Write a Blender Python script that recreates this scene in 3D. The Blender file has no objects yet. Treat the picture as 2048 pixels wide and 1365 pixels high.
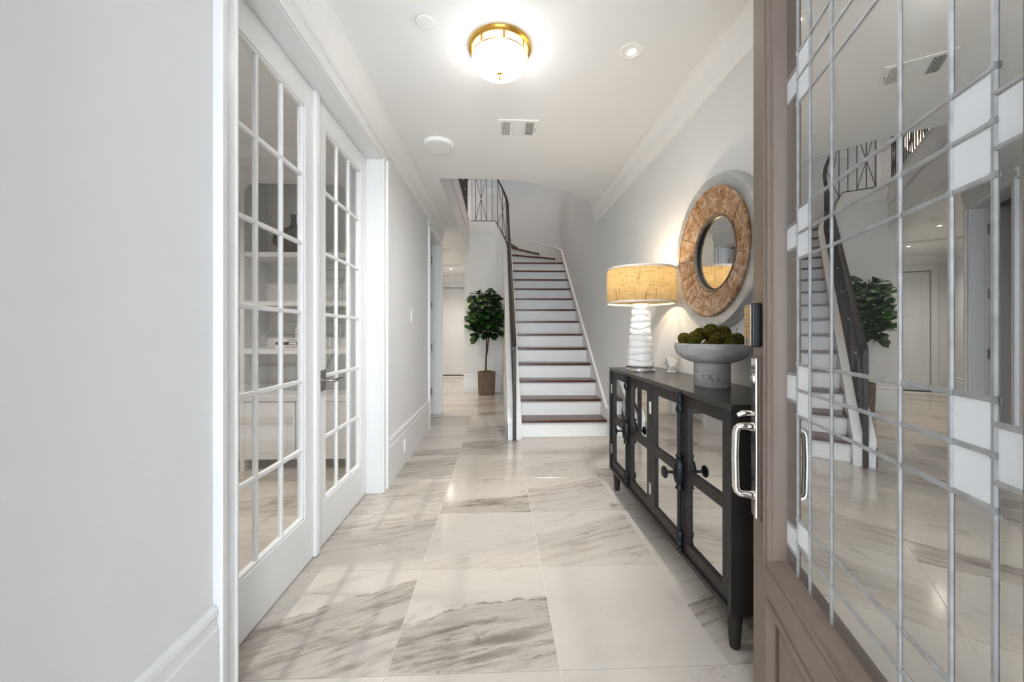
import bpy, bmesh, math, random
from mathutils import Vector, Matrix
random.seed(7)
S = bpy.context.scene
COL = S.collection
PI = math.pi

# ------------------------------------------------------------------ camera
T = 0.61                       # marble tile module (metres)
FPX, YAW, YH, CX, H = 778.5, 0.0381, 666.3, 1028.07, 1.1946
cam_d = bpy.data.cameras.new('camera'); cam = bpy.data.objects.new('camera', cam_d); COL.objects.link(cam)
cam_d.sensor_width = 36.0; cam_d.lens = 36.0 * FPX / 2048
cam_d.shift_x = (1024 - CX) / 2048; cam_d.shift_y = (YH - 682.5) / 2048
cam_d.clip_start = 0.02
cam.location = (0, 0, H); cam.rotation_euler = (PI / 2, 0, -YAW)
S.camera = cam

# ------------------------------------------------------------------ world, exposure
W = bpy.data.worlds.new('sky'); S.world = W; W.use_nodes = True
bg = W.node_tree.nodes['Background']
bg.inputs[0].default_value = (0.86, 0.93, 1.0, 1); bg.inputs[1].default_value = 13.6
vs = S.view_settings
vs.view_transform = 'Standard'; vs.look = 'None'; vs.gamma = 1.0; vs.use_curve_mapping = False
vs.exposure = 0.36

# ------------------------------------------------------------------ helpers
WL = {}                                  # world location of every object made here
def wl(o): return WL.get(o.name, Vector((0, 0, 0))) if o else Vector((0, 0, 0))

class MB:
    def __init__(s): s.v = []; s.f = []
    def add(s, vs_, fs):
        n = len(s.v); s.v += [tuple(p) for p in vs_]; s.f += [tuple(i + n for i in f) for f in fs]; return s
    def box(s, x0, x1, y0, y1, z0, z1, tf=None):
        p = [(x, y, z) for x in (x0, x1) for y in (y0, y1) for z in (z0, z1)]
        if tf: p = [tf(*q) for q in p]
        return s.add(p, [(0, 1, 3, 2), (4, 6, 7, 5), (0, 4, 5, 1), (2, 3, 7, 6), (0, 2, 6, 4), (1, 5, 7, 3)])
    def prism(s, poly, fn0, fn1):        # poly of 2D points, fn maps 2D -> 3D at both ends
        n = len(poly); a = [fn0(*p) for p in poly]; b = [fn1(*p) for p in poly]
        fs = [tuple(range(n - 1, -1, -1)), tuple(range(n, 2 * n))]
        fs += [(i, (i + 1) % n, (i + 1) % n + n, i + n) for i in range(n)]
        return s.add(a + b, fs)
    def loops(s, rings, caps=True, closed=True):
        n = len(rings[0]); vs_ = [p for r in rings for p in r]; fs = []
        m = n if closed else n - 1
        for k in range(len(rings) - 1):
            fs += [(k * n + i, k * n + (i + 1) % n, (k + 1) * n + (i + 1) % n, (k + 1) * n + i) for i in range(m)]
        if caps: fs += [tuple(range(n - 1, -1, -1)), tuple(range((len(rings) - 1) * n, len(rings) * n))]
        return s.add(vs_, fs)
    def lathe(s, prof, c=(0, 0, 0), n=32, axis='z', caps=True):
        rings = []
        for r, h in prof:
            ring = []
            for i in range(n):
                a = 2 * PI * i / n; p = (r * math.cos(a), r * math.sin(a), h)
                if axis == 'x': p = (h, r * math.cos(a), r * math.sin(a))
                if axis == 'y': p = (r * math.sin(a), h, r * math.cos(a))
                ring.append((c[0] + p[0], c[1] + p[1], c[2] + p[2]))
            rings.append(ring)
        return s.loops(rings, caps)
    def tube(s, pts, r, n=8, caps=True):
        pts = [Vector(p) for p in pts]; rings = []
        rs = r if isinstance(r, (list, tuple)) else [r] * len(pts)
        up = None
        for i, p in enumerate(pts):
            d = (pts[min(i + 1, len(pts) - 1)] - pts[max(i - 1, 0)]).normalized()
            if up is None:
                up = Vector((0, 0, 1)) if abs(d.z) < .9 else Vector((1, 0, 0))
            a = d.cross(up).normalized(); b = a.cross(d).normalized(); up = b
            rings.append([tuple(p + (a * math.cos(2 * PI * k / n) + b * math.sin(2 * PI * k / n)) * rs[i]) for k in range(n)])
        return s.loops(rings, caps)
    def bar(s, a, b, w, t, side=None):   # rectangular bar from a to b
        a = Vector(a); b = Vector(b); d = (b - a).normalized()
        sd = Vector(side) if side else (d.cross(Vector((0, 0, 1))) if abs(d.z) < .95 else Vector((1, 0, 0)))
        sd = (sd - d * sd.dot(d)).normalized(); u = d.cross(sd).normalized()
        R = lambda p: [tuple(p + sd * w / 2 * i + u * t / 2 * j) for i, j in ((-1, -1), (1, -1), (1, 1), (-1, 1))]
        return s.loops([R(a), R(b)])
    def sphere(s, c, r, n=12, m=8, sc=(1, 1, 1)):
        rings = []
        for j in range(1, m):
            t = PI * j / m
            rings.append([(c[0] + r * sc[0] * math.sin(t) * math.cos(2 * PI * i / n), c[1] + r * sc[1] * math.sin(t) * math.sin(2 * PI * i / n), c[2] - r * sc[2] * math.cos(t)) for i in range(n)])
        return s.loops(rings)
    def build(s, name, mat, parent=None, smooth=False, bevel=0, origin=None, segs=2):
        O = Vector(origin) if origin is not None else wl(parent)
        me = bpy.data.meshes.new(name)
        me.from_pydata([tuple(Vector(p) - O) for p in s.v], [], s.f)
        bm = bmesh.new(); bm.from_mesh(me)
        bmesh.ops.recalc_face_normals(bm, faces=bm.faces[:])
        if bevel:
            es = [e for e in bm.edges if len(e.link_faces) == 2 and e.calc_face_angle(0) > .6]
            bmesh.ops.bevel(bm, geom=es, offset=bevel, segments=segs, affect='EDGES', profile=.5)
        bm.to_mesh(me); bm.free()
        me.materials.append(mat)
        if smooth:
            me.polygons.foreach_set('use_smooth', [True] * len(me.polygons))
            try: me.set_sharp_from_angle(angle=math.radians(40))
            except Exception: pass
        return link(name, me, parent, O)
def link(name, me, parent=None, at=None, rot=None):
    o = bpy.data.objects.new(name, me); COL.objects.link(o)
    at = Vector(at) if at is not None else wl(parent)
    o.location = at - wl(parent) if parent else at
    if rot: o.rotation_euler = rot
    if parent: o.parent = parent
    WL[o.name] = at
    return o
def tag(o, label, cat, group=None):
    o['label'] = label; o['category'] = cat
    if group: o['group'] = group
    return o
def thing(name, label, cat, loc, group=None):
    return tag(link(name, None, None, loc), label, cat, group)
def struct(o): o['kind'] = 'structure'; return o
def struct_empty(name, loc): return struct(link(name, None, None, loc))
def cut(z0, a, b): return [(a[0] + (b[0] - a[0]) * t, a[1] + (b[1] - a[1]) * t) for t in (0, 1)]

# ------------------------------------------------------------------ materials
def mat(name, col=(.8, .8, .8), rough=.5, metal=0, spec=.5, **k):
    m = bpy.data.materials.new(name); m.use_nodes = True
    b = m.node_tree.nodes['Principled BSDF']
    b.inputs['Base Color'].default_value = (*col, 1); b.inputs['Roughness'].default_value = rough
    b.inputs['Metallic'].default_value = metal; b.inputs['Specular IOR Level'].default_value = spec
    for kk, v in k.items(): b.inputs[kk.replace('_', ' ')].default_value = v
    return m
def nd(m, t, **k):
    n = m.node_tree.nodes.new(t)
    for a, v in k.items():
        if hasattr(n, a): setattr(n, a, v)
        else: n.inputs[a.replace('_', ' ')].default_value = v
    return n
def lk(m, a, b): m.node_tree.links.new(a, b)
def bsdf(m): return m.node_tree.nodes['Principled BSDF']
def ramp(m, stops):
    r = nd(m, 'ShaderNodeValToRGB'); e = r.color_ramp.elements
    while len(e) < len(stops): e.new(.5)
    for i, (p, c) in enumerate(stops): e[i].position = p; e[i].color = (*c, 1)
    return r
def noisy(m, c0, c1, scale=(1, 1, 1), nscale=5, detail=4, bump=0, dist=.002, lo=.3, hi=.7, rough=.6):
    tc = nd(m, 'ShaderNodeTexCoord'); mp = nd(m, 'ShaderNodeMapping'); mp.inputs['Scale'].default_value = scale
    lk(m, tc.outputs['Object'], mp.inputs[0])
    n = nd(m, 'ShaderNodeTexNoise', Scale=nscale, Detail=detail, Roughness=rough); lk(m, mp.outputs[0], n.inputs['Vector'])
    r = ramp(m, [(lo, c0), (hi, c1)]); lk(m, n.outputs['Fac'], r.inputs[0]); lk(m, r.outputs[0], bsdf(m).inputs['Base Color'])
    if bump:
        bp = nd(m, 'ShaderNodeBump', Strength=bump, Distance=dist); lk(m, n.outputs['Fac'], bp.inputs['Height']); lk(m, bp.outputs[0], bsdf(m).inputs['Normal'])
    return m
M = {}
M['wall'] = noisy(mat('wall_paint', rough=.75, spec=.25), (.72, .725, .728), (.74, .743, .745), nscale=3, bump=.03, dist=.0005)
M['ceil'] = noisy(mat('ceiling_paint', rough=.8, spec=.2), (.82, .82, .815), (.84, .84, .835), nscale=2)
M['trim'] = noisy(mat('trim_paint', rough=.32, spec=.45), (.745, .752, .758), (.77, .777, .783), nscale=2)
M['stairtrim'] = noisy(mat('stair_trim_paint', rough=.4, spec=.4), (.78, .78, .77), (.81, .81, .80), nscale=3)
M['grout'] = mat('grout', (.72, .70, .67), .8)
M['tread'] = noisy(mat('tread_wood', rough=.28, spec=.5), (.050, .016, .009), (.105, .036, .020), scale=(1, 14, 14), nscale=5, detail=6)
M['iron'] = noisy(mat('railing_iron', rough=.45, spec=.5, metal=.3), (.018, .014, .013), (.032, .025, .022), nscale=30)
M['rivet'] = mat('rivet_metal', (.62, .58, .50), .35, 1)
M['black'] = noisy(mat('cabinet_black', rough=.45, spec=.30), (.016, .014, .013), (.024, .021, .020), nscale=8)
M['cabtop'] = noisy(mat('cabinet_top_black', rough=.26, spec=.6), (.020, .018, .016), (.030, .026, .023), nscale=8)
M['castiron'] = noisy(mat('cast_iron', rough=.42, spec=.3), (.004, .005, .007), (.009, .011, .014), nscale=60, bump=.3, dist=.001)
M['mirror'] = noisy(mat('cabinet_mirror', rough=.02, metal=1), (.60, .60, .59), (.64, .64, .63), nscale=6)
M['mirror2'] = mat('round_mirror_glass', (.86, .87, .87), .01, 1)
M['chrome'] = mat('polished_nickel', (.80, .79, .76), .06, 1)
M['satin'] = mat('satin_nickel', (.36, .35, .34), .3, 1)
M['brass'] = noisy(mat('aged_brass', rough=.28, metal=1), (.62, .36, .07), (.74, .46, .11), nscale=12)
M['plastic'] = mat('white_plastic', (.84, .84, .83), .4)
M['blackplastic'] = mat('black_plastic', (.012, .015, .019), .38)
M['bronzeface'] = mat('keypad_face', (.42, .34, .26), .35, .7)
M['doorpaint'] = noisy(mat('door_taupe_paint', rough=.42, spec=.4), (.195, .150, .125), (.225, .178, .148), scale=(1, 1, .2), nscale=14, bump=.06, dist=.0006)
M['galv'] = noisy(mat('galvanised_metal', rough=.38, metal=.55), (.40, .42, .43), (.66, .66, .65), nscale=9, detail=5)
M['ceramic'] = noisy(mat('white_ceramic', rough=.35, spec=.5), (.80, .79, .77), (.86, .85, .83), nscale=10, bump=.08, dist=.001)
M['trimgrey'] = mat('shade_binding', (.50, .46, .42), .8)
M['stone'] = noisy(mat('grey_stoneware', rough=.75, spec=.2), (.25, .25, .24), (.42, .415, .405), scale=(1, 1, 5), nscale=7, detail=6, bump=.1, dist=.001)
M['ink'] = mat('faded_ink', (.07, .07, .07), .8)
M['darkslot'] = mat('vent_dark', (.16, .16, .16), .8)
M['soil'] = noisy(mat('dried_moss', rough=.9), (.06, .035, .012), (.22, .14, .05), nscale=40, bump=.6, dist=.01)
M['bark'] = noisy(mat('fig_bark', rough=.85), (.035, .020, .013), (.09, .055, .035), scale=(1, 1, .3), nscale=40, bump=.5, dist=.004)
M['reed'] = noisy(mat('woven_reed', rough=.85), (.11, .075, .05), (.30, .22, .16), scale=(1, 1, .12), nscale=60, detail=3)
M['vase'] = noisy(mat('dark_pottery', rough=.55), (.022, .020, .019), (.05, .046, .042), nscale=12)
M['bookwhite'] = mat('white_book_cover', (.78, .77, .74), .55)
M['bookblack'] = mat('black_book_cover', (.02, .02, .02), .5)
M['acrylic'] = mat('clear_acrylic', (.98, .98, .98), .03, Transmission_Weight=1.0, IOR=1.45)
M['clip'] = mat('white_clip_plastic', (.82, .80, .76), .45)
M['addedporch'] = noisy(mat('added_porch_brick', rough=.85), (.50, .49, .47), (.60, .59, .57), nscale=6)
def emis(name, col, st):
    m = mat(name, (.9, .9, .9), .4)
    b = bsdf(m); b.inputs['Emission Color'].default_value = (*col, 1); b.inputs['Emission Strength'].default_value = st
    return m
M['dome'] = emis('frosted_dome_glass', (1, .985, .955), 15)
M['band'] = emis('frosted_band_glass', (1, .95, .86), 2.2)
M['led'] = emis('downlight_led', (1, .95, .87), 14)
M['led2'] = emis('hall_downlight_led', (1, .86, .68), 30)
M['bulb'] = emis('bulb', (1, .80, .52), 20)

def glassmat(name, tint, f0, rough=0.0):
    m = bpy.data.materials.new(name); m.use_nodes = True; nt = m.node_tree; nt.nodes.clear()
    out = nd(m, 'ShaderNodeOutputMaterial'); mx = nd(m, 'ShaderNodeMixShader')
    tr = nd(m, 'ShaderNodeBsdfTransparent'); tr.inputs[0].default_value = (*tint, 1)
    gl = nd(m, 'ShaderNodeBsdfGlossy'); gl.inputs[0].default_value = (1, 1, 1, 1); gl.inputs['Roughness'].default_value = rough
    lw = nd(m, 'ShaderNodeLayerWeight'); lw.inputs[0].default_value = .5
    pw = nd(m, 'ShaderNodeMath', operation='POWER'); pw.inputs[1].default_value = 5
    ma = nd(m, 'ShaderNodeMath', operation='MULTIPLY_ADD'); ma.inputs[1].default_value = 1 - f0; ma.inputs[2].default_value = f0
    lk(m, lw.outputs['Facing'], pw.inputs[0]); lk(m, pw.outputs[0], ma.inputs[0]); lk(m, ma.outputs[0], mx.inputs[0])
    lk(m, tr.outputs[0], mx.inputs[1]); lk(m, gl.outputs[0], mx.inputs[2]); lk(m, mx.outputs[0], out.inputs[0])
    return m
M['pane'] = glassmat('window_pane_glass', (.985, .99, .985), .05)
M['doorglass'] = glassmat('entry_door_glass', (.42, .46, .47), .50)
# frosted pieces: white etched glass
m = mat('etched_white_glass', (.80, .83, .87), .25, spec=.6); M['frost'] = m
M['came'] = noisy(mat('lead_came', rough=.42, metal=.5), (.34, .35, .36), (.48, .50, .52), nscale=30)

# linen lamp shade: diffuse + translucent with a woven slub pattern
m = bpy.data.materials.new('linen_shade'); m.use_nodes = True; nt = m.node_tree; nt.nodes.clear()
out = nd(m, 'ShaderNodeOutputMaterial'); mx = nd(m, 'ShaderNodeMixShader'); mx.inputs[0].default_value = .62
df = nd(m, 'ShaderNodeBsdfDiffuse'); tl = nd(m, 'ShaderNodeBsdfTranslucent')
tc = nd(m, 'ShaderNodeTexCoord'); fac = None
for sc in ((3, 3, 60), (34, 34, 3)):
    mp = nd(m, 'ShaderNodeMapping'); mp.inputs['Scale'].default_value = sc; lk(m, tc.outputs['Object'], mp.inputs[0])
    n = nd(m, 'ShaderNodeTexNoise', Scale=4.0, Detail=3.0, Roughness=.7); lk(m, mp.outputs[0], n.inputs['Vector'])
    if fac is None: fac = n.outputs['Fac']
    else:
        mn = nd(m, 'ShaderNodeMath', operation='MINIMUM'); lk(m, fac, mn.inputs[0]); lk(m, n.outputs['Fac'], mn.inputs[1]); fac = mn.outputs[0]
r = ramp(m, [(.30, (.105, .068, .030)), (.40, (.22, .165, .090)), (.52, (.285, .225, .135))]); lk(m, fac, r.inputs[0])
lk(m, r.outputs[0], df.inputs[0]); lk(m, r.outputs[0], tl.inputs[0])
lk(m, df.outputs[0], mx.inputs[1]); lk(m, tl.outputs[0], mx.inputs[2]); lk(m, mx.outputs[0], out.inputs[0]); M['linen'] = m

# whitewashed wood of the mirror frame staves
m = mat('whitewashed_wood', rough=.7, spec=.2)
oi = nd(m, 'ShaderNodeObjectInfo'); tc = nd(m, 'ShaderNodeTexCoord'); mp = nd(m, 'ShaderNodeMapping'); mp.inputs['Scale'].default_value = (1, 16, 5)
av = nd(m, 'ShaderNodeVectorMath', operation='MULTIPLY_ADD'); cb = nd(m, 'ShaderNodeCombineXYZ')
lk(m, oi.outputs['Random'], cb.inputs[0]); lk(m, oi.outputs['Random'], cb.inputs[1]); lk(m, cb.outputs[0], av.inputs[0]); av.inputs[1].default_value = (31, 17, 9)
lk(m, tc.outputs['Object'], av.inputs[2]); lk(m, av.outputs[0], mp.inputs[0])
n = nd(m, 'ShaderNodeTexNoise', Scale=5.0, Detail=6.0, Roughness=.65); lk(m, mp.outputs[0], n.inputs['Vector'])
n3 = nd(m, 'ShaderNodeTexNoise', Scale=13.0, Detail=4.0, Roughness=.6); lk(m, av.outputs[0], n3.inputs['Vector'])
ad = nd(m, 'ShaderNodeMath', operation='MULTIPLY_ADD'); ad.inputs[1].default_value = .55; lk(m, n.outputs['Fac'], ad.inputs[0])
a3 = nd(m, 'ShaderNodeMath', operation='MULTIPLY'); a3.inputs[1].default_value = .45; lk(m, n3.outputs['Fac'], a3.inputs[0]); lk(m, a3.outputs[0], ad.inputs[2])
r = ramp(m, [(.36, (.17, .080, .030)), (.46, (.31, .170, .080)), (.53, (.43, .30, .205)), (.66, (.56, .46, .375))]); lk(m, ad.outputs[0], r.inputs[0]); lk(m, r.outputs[0], bsdf(m).inputs['Base Color'])
bp = nd(m, 'ShaderNodeBump', Strength=.4, Distance=.002); lk(m, n.outputs['Fac'], bp.inputs['Height']); lk(m, bp.outputs[0], bsdf(m).inputs['Normal']); M['stave'] = m

# moss
m = mat('moss', rough=.95, spec=.1)
tc = nd(m, 'ShaderNodeTexCoord'); oi = nd(m, 'ShaderNodeObjectInfo')
n = nd(m, 'ShaderNodeTexNoise', Scale=4.2, Detail=7.0, Roughness=.8); lk(m, tc.outputs['Object'], n.inputs['Vector'])
n2 = nd(m, 'ShaderNodeTexNoise', Scale=2.2, Detail=3.0); lk(m, tc.outputs['Object'], n2.inputs['Vector'])
r = ramp(m, [(.38, (.018, .016, .004)), (.48, (.10, .098, .020)), (.58, (.30, .27, .085))]); lk(m, n.outputs['Fac'], r.inputs[0])
r2 = ramp(m, [(.42, (.85, 1.0, .5)), (.62, (1.25, .80, .40))]); lk(m, n2.outputs['Fac'], r2.inputs[0])
ml = nd(m, 'ShaderNodeMix', data_type='RGBA', blend_type='MULTIPLY'); ml.inputs['Factor'].default_value = .8
lk(m, r.outputs[0], ml.inputs['A']); lk(m, r2.outputs[0], ml.inputs['B']); lk(m, ml.outputs['Result'], bsdf(m).inputs['Base Color'])
bp = nd(m, 'ShaderNodeBump', Strength=.9, Distance=.05); lk(m, n.outputs['Fac'], bp.inputs['Height']); lk(m, bp.outputs[0], bsdf(m).inputs['Normal']); M['moss'] = m

# fig leaf: random green per leaf
m = mat('fig_leaf', rough=.38, spec=.5)
oi = nd(m, 'ShaderNodeObjectInfo'); r = ramp(m, [(.0, (.007, .024, .010)), (.55, (.014, .050, .014)), (.8, (.032, .100, .016)), (1., (.085, .21, .028))])
lk(m, oi.outputs['Random'], r.inputs[0]); lk(m, r.outputs[0], bsdf(m).inputs['Base Color'])
tc = nd(m, 'ShaderNodeTexCoord'); wv = nd(m, 'ShaderNodeTexWave', Scale=14.0, Distortion=1.0); lk(m, tc.outputs['Object'], wv.inputs['Vector'])
bp = nd(m, 'ShaderNodeBump', Strength=.25, Distance=.004); lk(m, wv.outputs['Fac'], bp.inputs['Height']); lk(m, bp.outputs[0], bsdf(m).inputs['Normal']); M['leaf'] = m

# marble: each tile carries its own vein seed, band amount, band offset and direction
def marble():
    m = mat('marble_tile', rough=.13, spec=.5)
    def at(nm):
        a = nd(m, 'ShaderNodeAttribute', attribute_type='OBJECT', attribute_name=nm); return a.outputs['Fac']
    def mth(op, a, b=None, c=None):
        n = nd(m, 'ShaderNodeMath', operation=op)
        for i, x in enumerate((a, b, c)):
            if x is None: continue
            if isinstance(x, (int, float)): n.inputs[i].default_value = x
            else: lk(m, x, n.inputs[i])
        return n.outputs[0]
    tc = nd(m, 'ShaderNodeTexCoord'); rot = nd(m, 'ShaderNodeVectorRotate', rotation_type='Z_AXIS')
    lk(m, tc.outputs['Object'], rot.inputs['Vector']); lk(m, at('vein_angle'), rot.inputs['Angle'])
    sd = nd(m, 'ShaderNodeCombineXYZ'); seed = at('vein_seed'); lk(m, seed, sd.inputs[2]); lk(m, mth('MULTIPLY', seed, 1.7), sd.inputs[0])
    base = nd(m, 'ShaderNodeVectorMath', operation='ADD'); lk(m, rot.outputs[0], base.inputs[0]); lk(m, sd.outputs[0], base.inputs[1])
    def noise(sc, s, det, rg=.55, dis=0):
        mp = nd(m, 'ShaderNodeMapping'); mp.inputs['Scale'].default_value = sc; lk(m, base.outputs[0], mp.inputs[0])
        n = nd(m, 'ShaderNodeTexNoise', Scale=s, Detail=det, Roughness=rg, Distortion=dis); lk(m, mp.outputs[0], n.inputs['Vector']); return n.outputs['Fac']
    sep = nd(m, 'ShaderNodeSeparateXYZ'); lk(m, rot.outputs[0], sep.inputs[0]); across = sep.outputs['Y']
    warp = noise((1, 1, 1), 4.5, 4, .6)                         # wobble of the band edge
    ripple = noise((1, 1, 1), 22, 3, .6)
    e = mth('ADD', across, mth('MULTIPLY', mth('SUBTRACT', warp, .5), .15)); e = mth('ADD', e, mth('MULTIPLY', mth('SUBTRACT', ripple, .5), .012))
    e = mth('SUBTRACT', e, at('vein_offset'))                   # <0 : inside the grey band
    def step(x, a, b):
        n = nd(m, 'ShaderNodeMapRange', interpolation_type='SMOOTHSTEP'); lk(m, x, n.inputs[0]); n.inputs[1].default_value = a; n.inputs[2].default_value = b; return n.outputs[0]
    inside = mth('SUBTRACT', 1, step(e, -.022, .022))
    fade = step(e, -.55, 0)                                     # band dies away below its edge
    band = mth('MULTIPLY', mth('MULTIPLY', inside, mth('MULTIPLY_ADD', fade, .6, .4)), at('vein_amount'))
    streak = noise((.9, 6.5, 1), 3.2, 6, .62, .3)
    st = step(streak, .46, .68)
    fine = noise((1.6, 15, 1), 3.0, 5, .7, .5)
    fs = step(fine, .56, .70)
    cloud = noise((1, 1.6, 1), 2.2, 3)
    g = mth('MULTIPLY', band, mth('MULTIPLY_ADD', st, .55, .38))
    g = mth('ADD', g, mth('MULTIPLY', mth('MULTIPLY', st, step(cloud, .42, .70)), mth('MULTIPLY_ADD', at('vein_amount'), .34, .03)))
    g = mth('ADD', g, mth('MULTIPLY', mth('MULTIPLY', fs, mth('MULTIPLY_ADD', band, .9, .20)), .45))
    g = mth('MINIMUM', g, 1)
    # thin dark cracks: the band edge itself plus a ridged vein
    ridge = mth('ABSOLUTE', mth('SUBTRACT', noise((.7, 2.2, 1), 2.6, 6, .62, .4), .5))
    crack = mth('SUBTRACT', 1, step(ridge, .0015, .011))
    crack = mth('MULTIPLY', crack, step(noise((1, 1, 1), 3.2, 1), .48, .60))
    edge = mth('SUBTRACT', 1, step(mth('ABSOLUTE', e), .001, .007))
    edge = mth('MULTIPLY', edge, mth('MULTIPLY', at('vein_amount'), step(noise((1, 1, 1), 6, 2), .45, .6)))
    crack = mth('MAXIMUM', mth('MULTIPLY', crack, mth('MULTIPLY_ADD', at('vein_amount'), .6, .12)), edge)
    r = ramp(m, [(0, (.540, .498, .448)), (.35, (.42, .38, .338)), (.7, (.29, .255, .22)), (1, (.20, .172, .146))]); lk(m, g, r.inputs[0])
    mx = nd(m, 'ShaderNodeMix', data_type='RGBA'); lk(m, mth('MULTIPLY', crack, .75), mx.inputs['Factor']); lk(m, r.outputs[0], mx.inputs['A']); mx.inputs['B'].default_value = (.15, .115, .085, 1)
    lk(m, mx.outputs['Result'], bsdf(m).inputs['Base Color'])
    return m
M['marble'] = marble()

# ------------------------------------------------------------------ shell dimensions
WLX, WRX = -0.875, 1.25          # corridor wall faces
C = 2.77                         # ceiling
YF = 0.22                        # inner face of the front wall
YE = 5.97                        # end of the left wall
HR = -0.70                       # right wall of the far hall
HL = -2.0                        # left wall of the far hall
YD = 10.9                        # far door wall
C0 = (-0.08, 7.72)               # centre of the stair turn
R_FACE, R_RAIL, R_IN, R_OUT = .18, .25, .33, 1.33
YB = C0[1] + R_FACE              # wall behind the plant
ZU = 3.35                        # upper floor
ZR = 6.0                         # roof

# ------------------------------------------------------------------ floor and tiles
fl = struct(MB().box(-3.7, 1.3, .05, 11.0, -.06, -.003).build('floor', M['grout']))
tm = MB().box(-.3035, .3035, -.3035, .3035, -.012, 0).build('tile', M['marble'], fl, bevel=.0008, segs=1, origin=(0, 0, 0))
tile_mesh = tm.data; bpy.data.objects.remove(tm)
X0, Y0 = -.6471 * T, 2.2484 * T
special = {   # (column,row): amount, offset, angle(deg)
 (-1, 0): (.95, .06, -27), (0, 0): (1.0, .02, -14), (1, 0): (.05, -.4, -20), (-1, 1): (.6, .24, -16), (0, 1): (.25, -.12, -22), (1, 1): (.55, .12, -22),
 (-1, 2): (.55, .20, -12), (0, 2): (1.0, -.08, -12), (1, 2): (.55, .16, -18), (-1, 3): (1.0, .15, -18), (0, 3): (.35, .10, -20), (1, 3): (.3, .05, -20),
 (-1, 4): (.9, -.12, -14), (0, 4): (1.0, .2, -14), (1, 4): (.15, -.2, -16), (-1, 5): (.35, -.2, -14), (0, 5): (.9, .25, -12), (1, 5): (.8, .2, 24),
 (-1, 6): (1.0, .3, -14), (0, 6): (.25, -.1, -10), (-1, -1): (.12, -.2, -15), (0, -1): (.08, -.3, -15), (1, -1): (.5, .05, -25), (2, 0): (.9, .1, -20), (2, 1): (.35, 0, -10),
 (2, 2): (.5, 0, -15), (2, 3): (.5, .02, -15), (2, 4): (.4, 0, -18)}
rt = random.Random(3)
for ci in range(-5, 3):
    for ri in range(-2, 16):
        x, y = X0 + (ci + .5) * T, Y0 + (ri + .5) * T
        if y < .05 or y > 10.7: continue
        if x < -1.3 and 3.9 < y < 5.7 or x < -2.2 and y > 3.9: continue
        if x > .25 and y > 4.8 or x > -.5 and y > 8.1: continue
        a, o_, an = special.get((ci, ri), (rt.choice([.2, .35, .6, .85]), rt.uniform(-.25, .25), rt.uniform(-24, -8)))
        t = link('tile', tile_mesh, fl, (x, y, 0))
        t['vein_amount'] = float(a); t['vein_offset'] = float(o_); t['vein_angle'] = math.radians(an); t['vein_seed'] = float(rt.uniform(0, 40))

# ------------------------------------------------------------------ walls
# left wall with the french door opening and the hall door opening
FY0, FY1, FZ = 1.325, 2.945, 2.50
DY0, DY1, DZ = 4.92, 5.80, 2.50
b = MB(); x0, x1 = -1.03, WLX
b.box(x0, x1, .05, FY0, 0, C); b.box(x0, x1, FY0, FY1, FZ, C); b.box(x0, x1, FY1, DY0, 0, C); b.box(x0, x1, DY0, DY1, DZ, C); b.box(x0, x1, DY1, YE, 0, C)
struct(b.build('wall_left', M['wall']))
# right wall, then the curved stairwell wall, then the landing wall, full height
def path_pts(r, y_start, x_end, n=14):
    p = [(C0[0] + r, y_start), (C0[0] + r, C0[1])]
    p += [(C0[0] + r * math.cos(a), C0[1] + r * math.sin(a)) for a in [PI / 2 * i / n for i in range(1, n + 1)]]
    p.append((x_end, C0[1] + r)); return p
def strip_wall(name, r0, r1, ys, xe, z0, z1, mt):
    A, B = path_pts(r0, ys, xe), path_pts(r1, ys, xe)
    return struct(MB().loops([[(a[0], a[1], z0), (a[0], a[1], z1), (c[0], c[1], z1), (c[0], c[1], z0)] for a, c in zip(A, B)]).build(name, mt, smooth=True))
strip_wall('wall_right', R_OUT, R_OUT + .12, .05, HR + .12, 0, ZR, M['wall'])
struct(MB().box(-2.3, HR + .12, C0[1] + R_OUT, C0[1] + R_OUT + .12, 3.331, ZR).build('wall_upper_back', M['wall']))
# wall under the stair and behind the plant is built with the stair; hall walls:
struct(MB().box(HR, HR + .12, YB + .12, YD, 0, ZU - .02).build('wall_hall_right', M['wall']))
struct(MB().box(HL - .12, HL, YE - .12, YD, 0, C).box(HL, -1.03, YE - .12, YE - .001, 0, C).build('wall_hall_left', M['wall']))
b = MB(); hx0, hx1 = -1.78, -.93
b.box(HL - .12, hx0, YD, YD + .12, 0, C).box(hx1, HR + .12, YD, YD + .12, 0, C).box(hx0, hx1, YD, YD + .12, 2.46, C)
b.box(HL - .12, HR + .12, YD + .12, YD + .2, -.05, C); struct(b.build('wall_back', M['wall']))  # first box: unseen slab added to stop daylight leaking round the far door
b = MB(); b.box(-3.7, -.58, .05, YF, 0, C).box(.52, WRX, .05, YF, 0, C).box(-.58, .52, .05, YF, 2.47, C); struct(b.build('wall_front', M['wall']))
# added unseen porch outside the front door, narrowing the daylight toward the stairs
b = MB(); b.box(-1.05, -.75, -2.3, .05, 0, 2.75).box(.75, 1.05, -2.3, .05, 0, 2.75); struct(b.build('wall_added_porch', M['addedporch']))
struct(MB().box(-1.05, 1.05, -2.3, .05, 2.75, 2.9).build('ceiling_added_porch', M['ceil']))
struct(MB().box(-1.05, 1.05, -2.3, .05, -.08, -.004).build('floor_added_porch', M['addedporch']))
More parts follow.
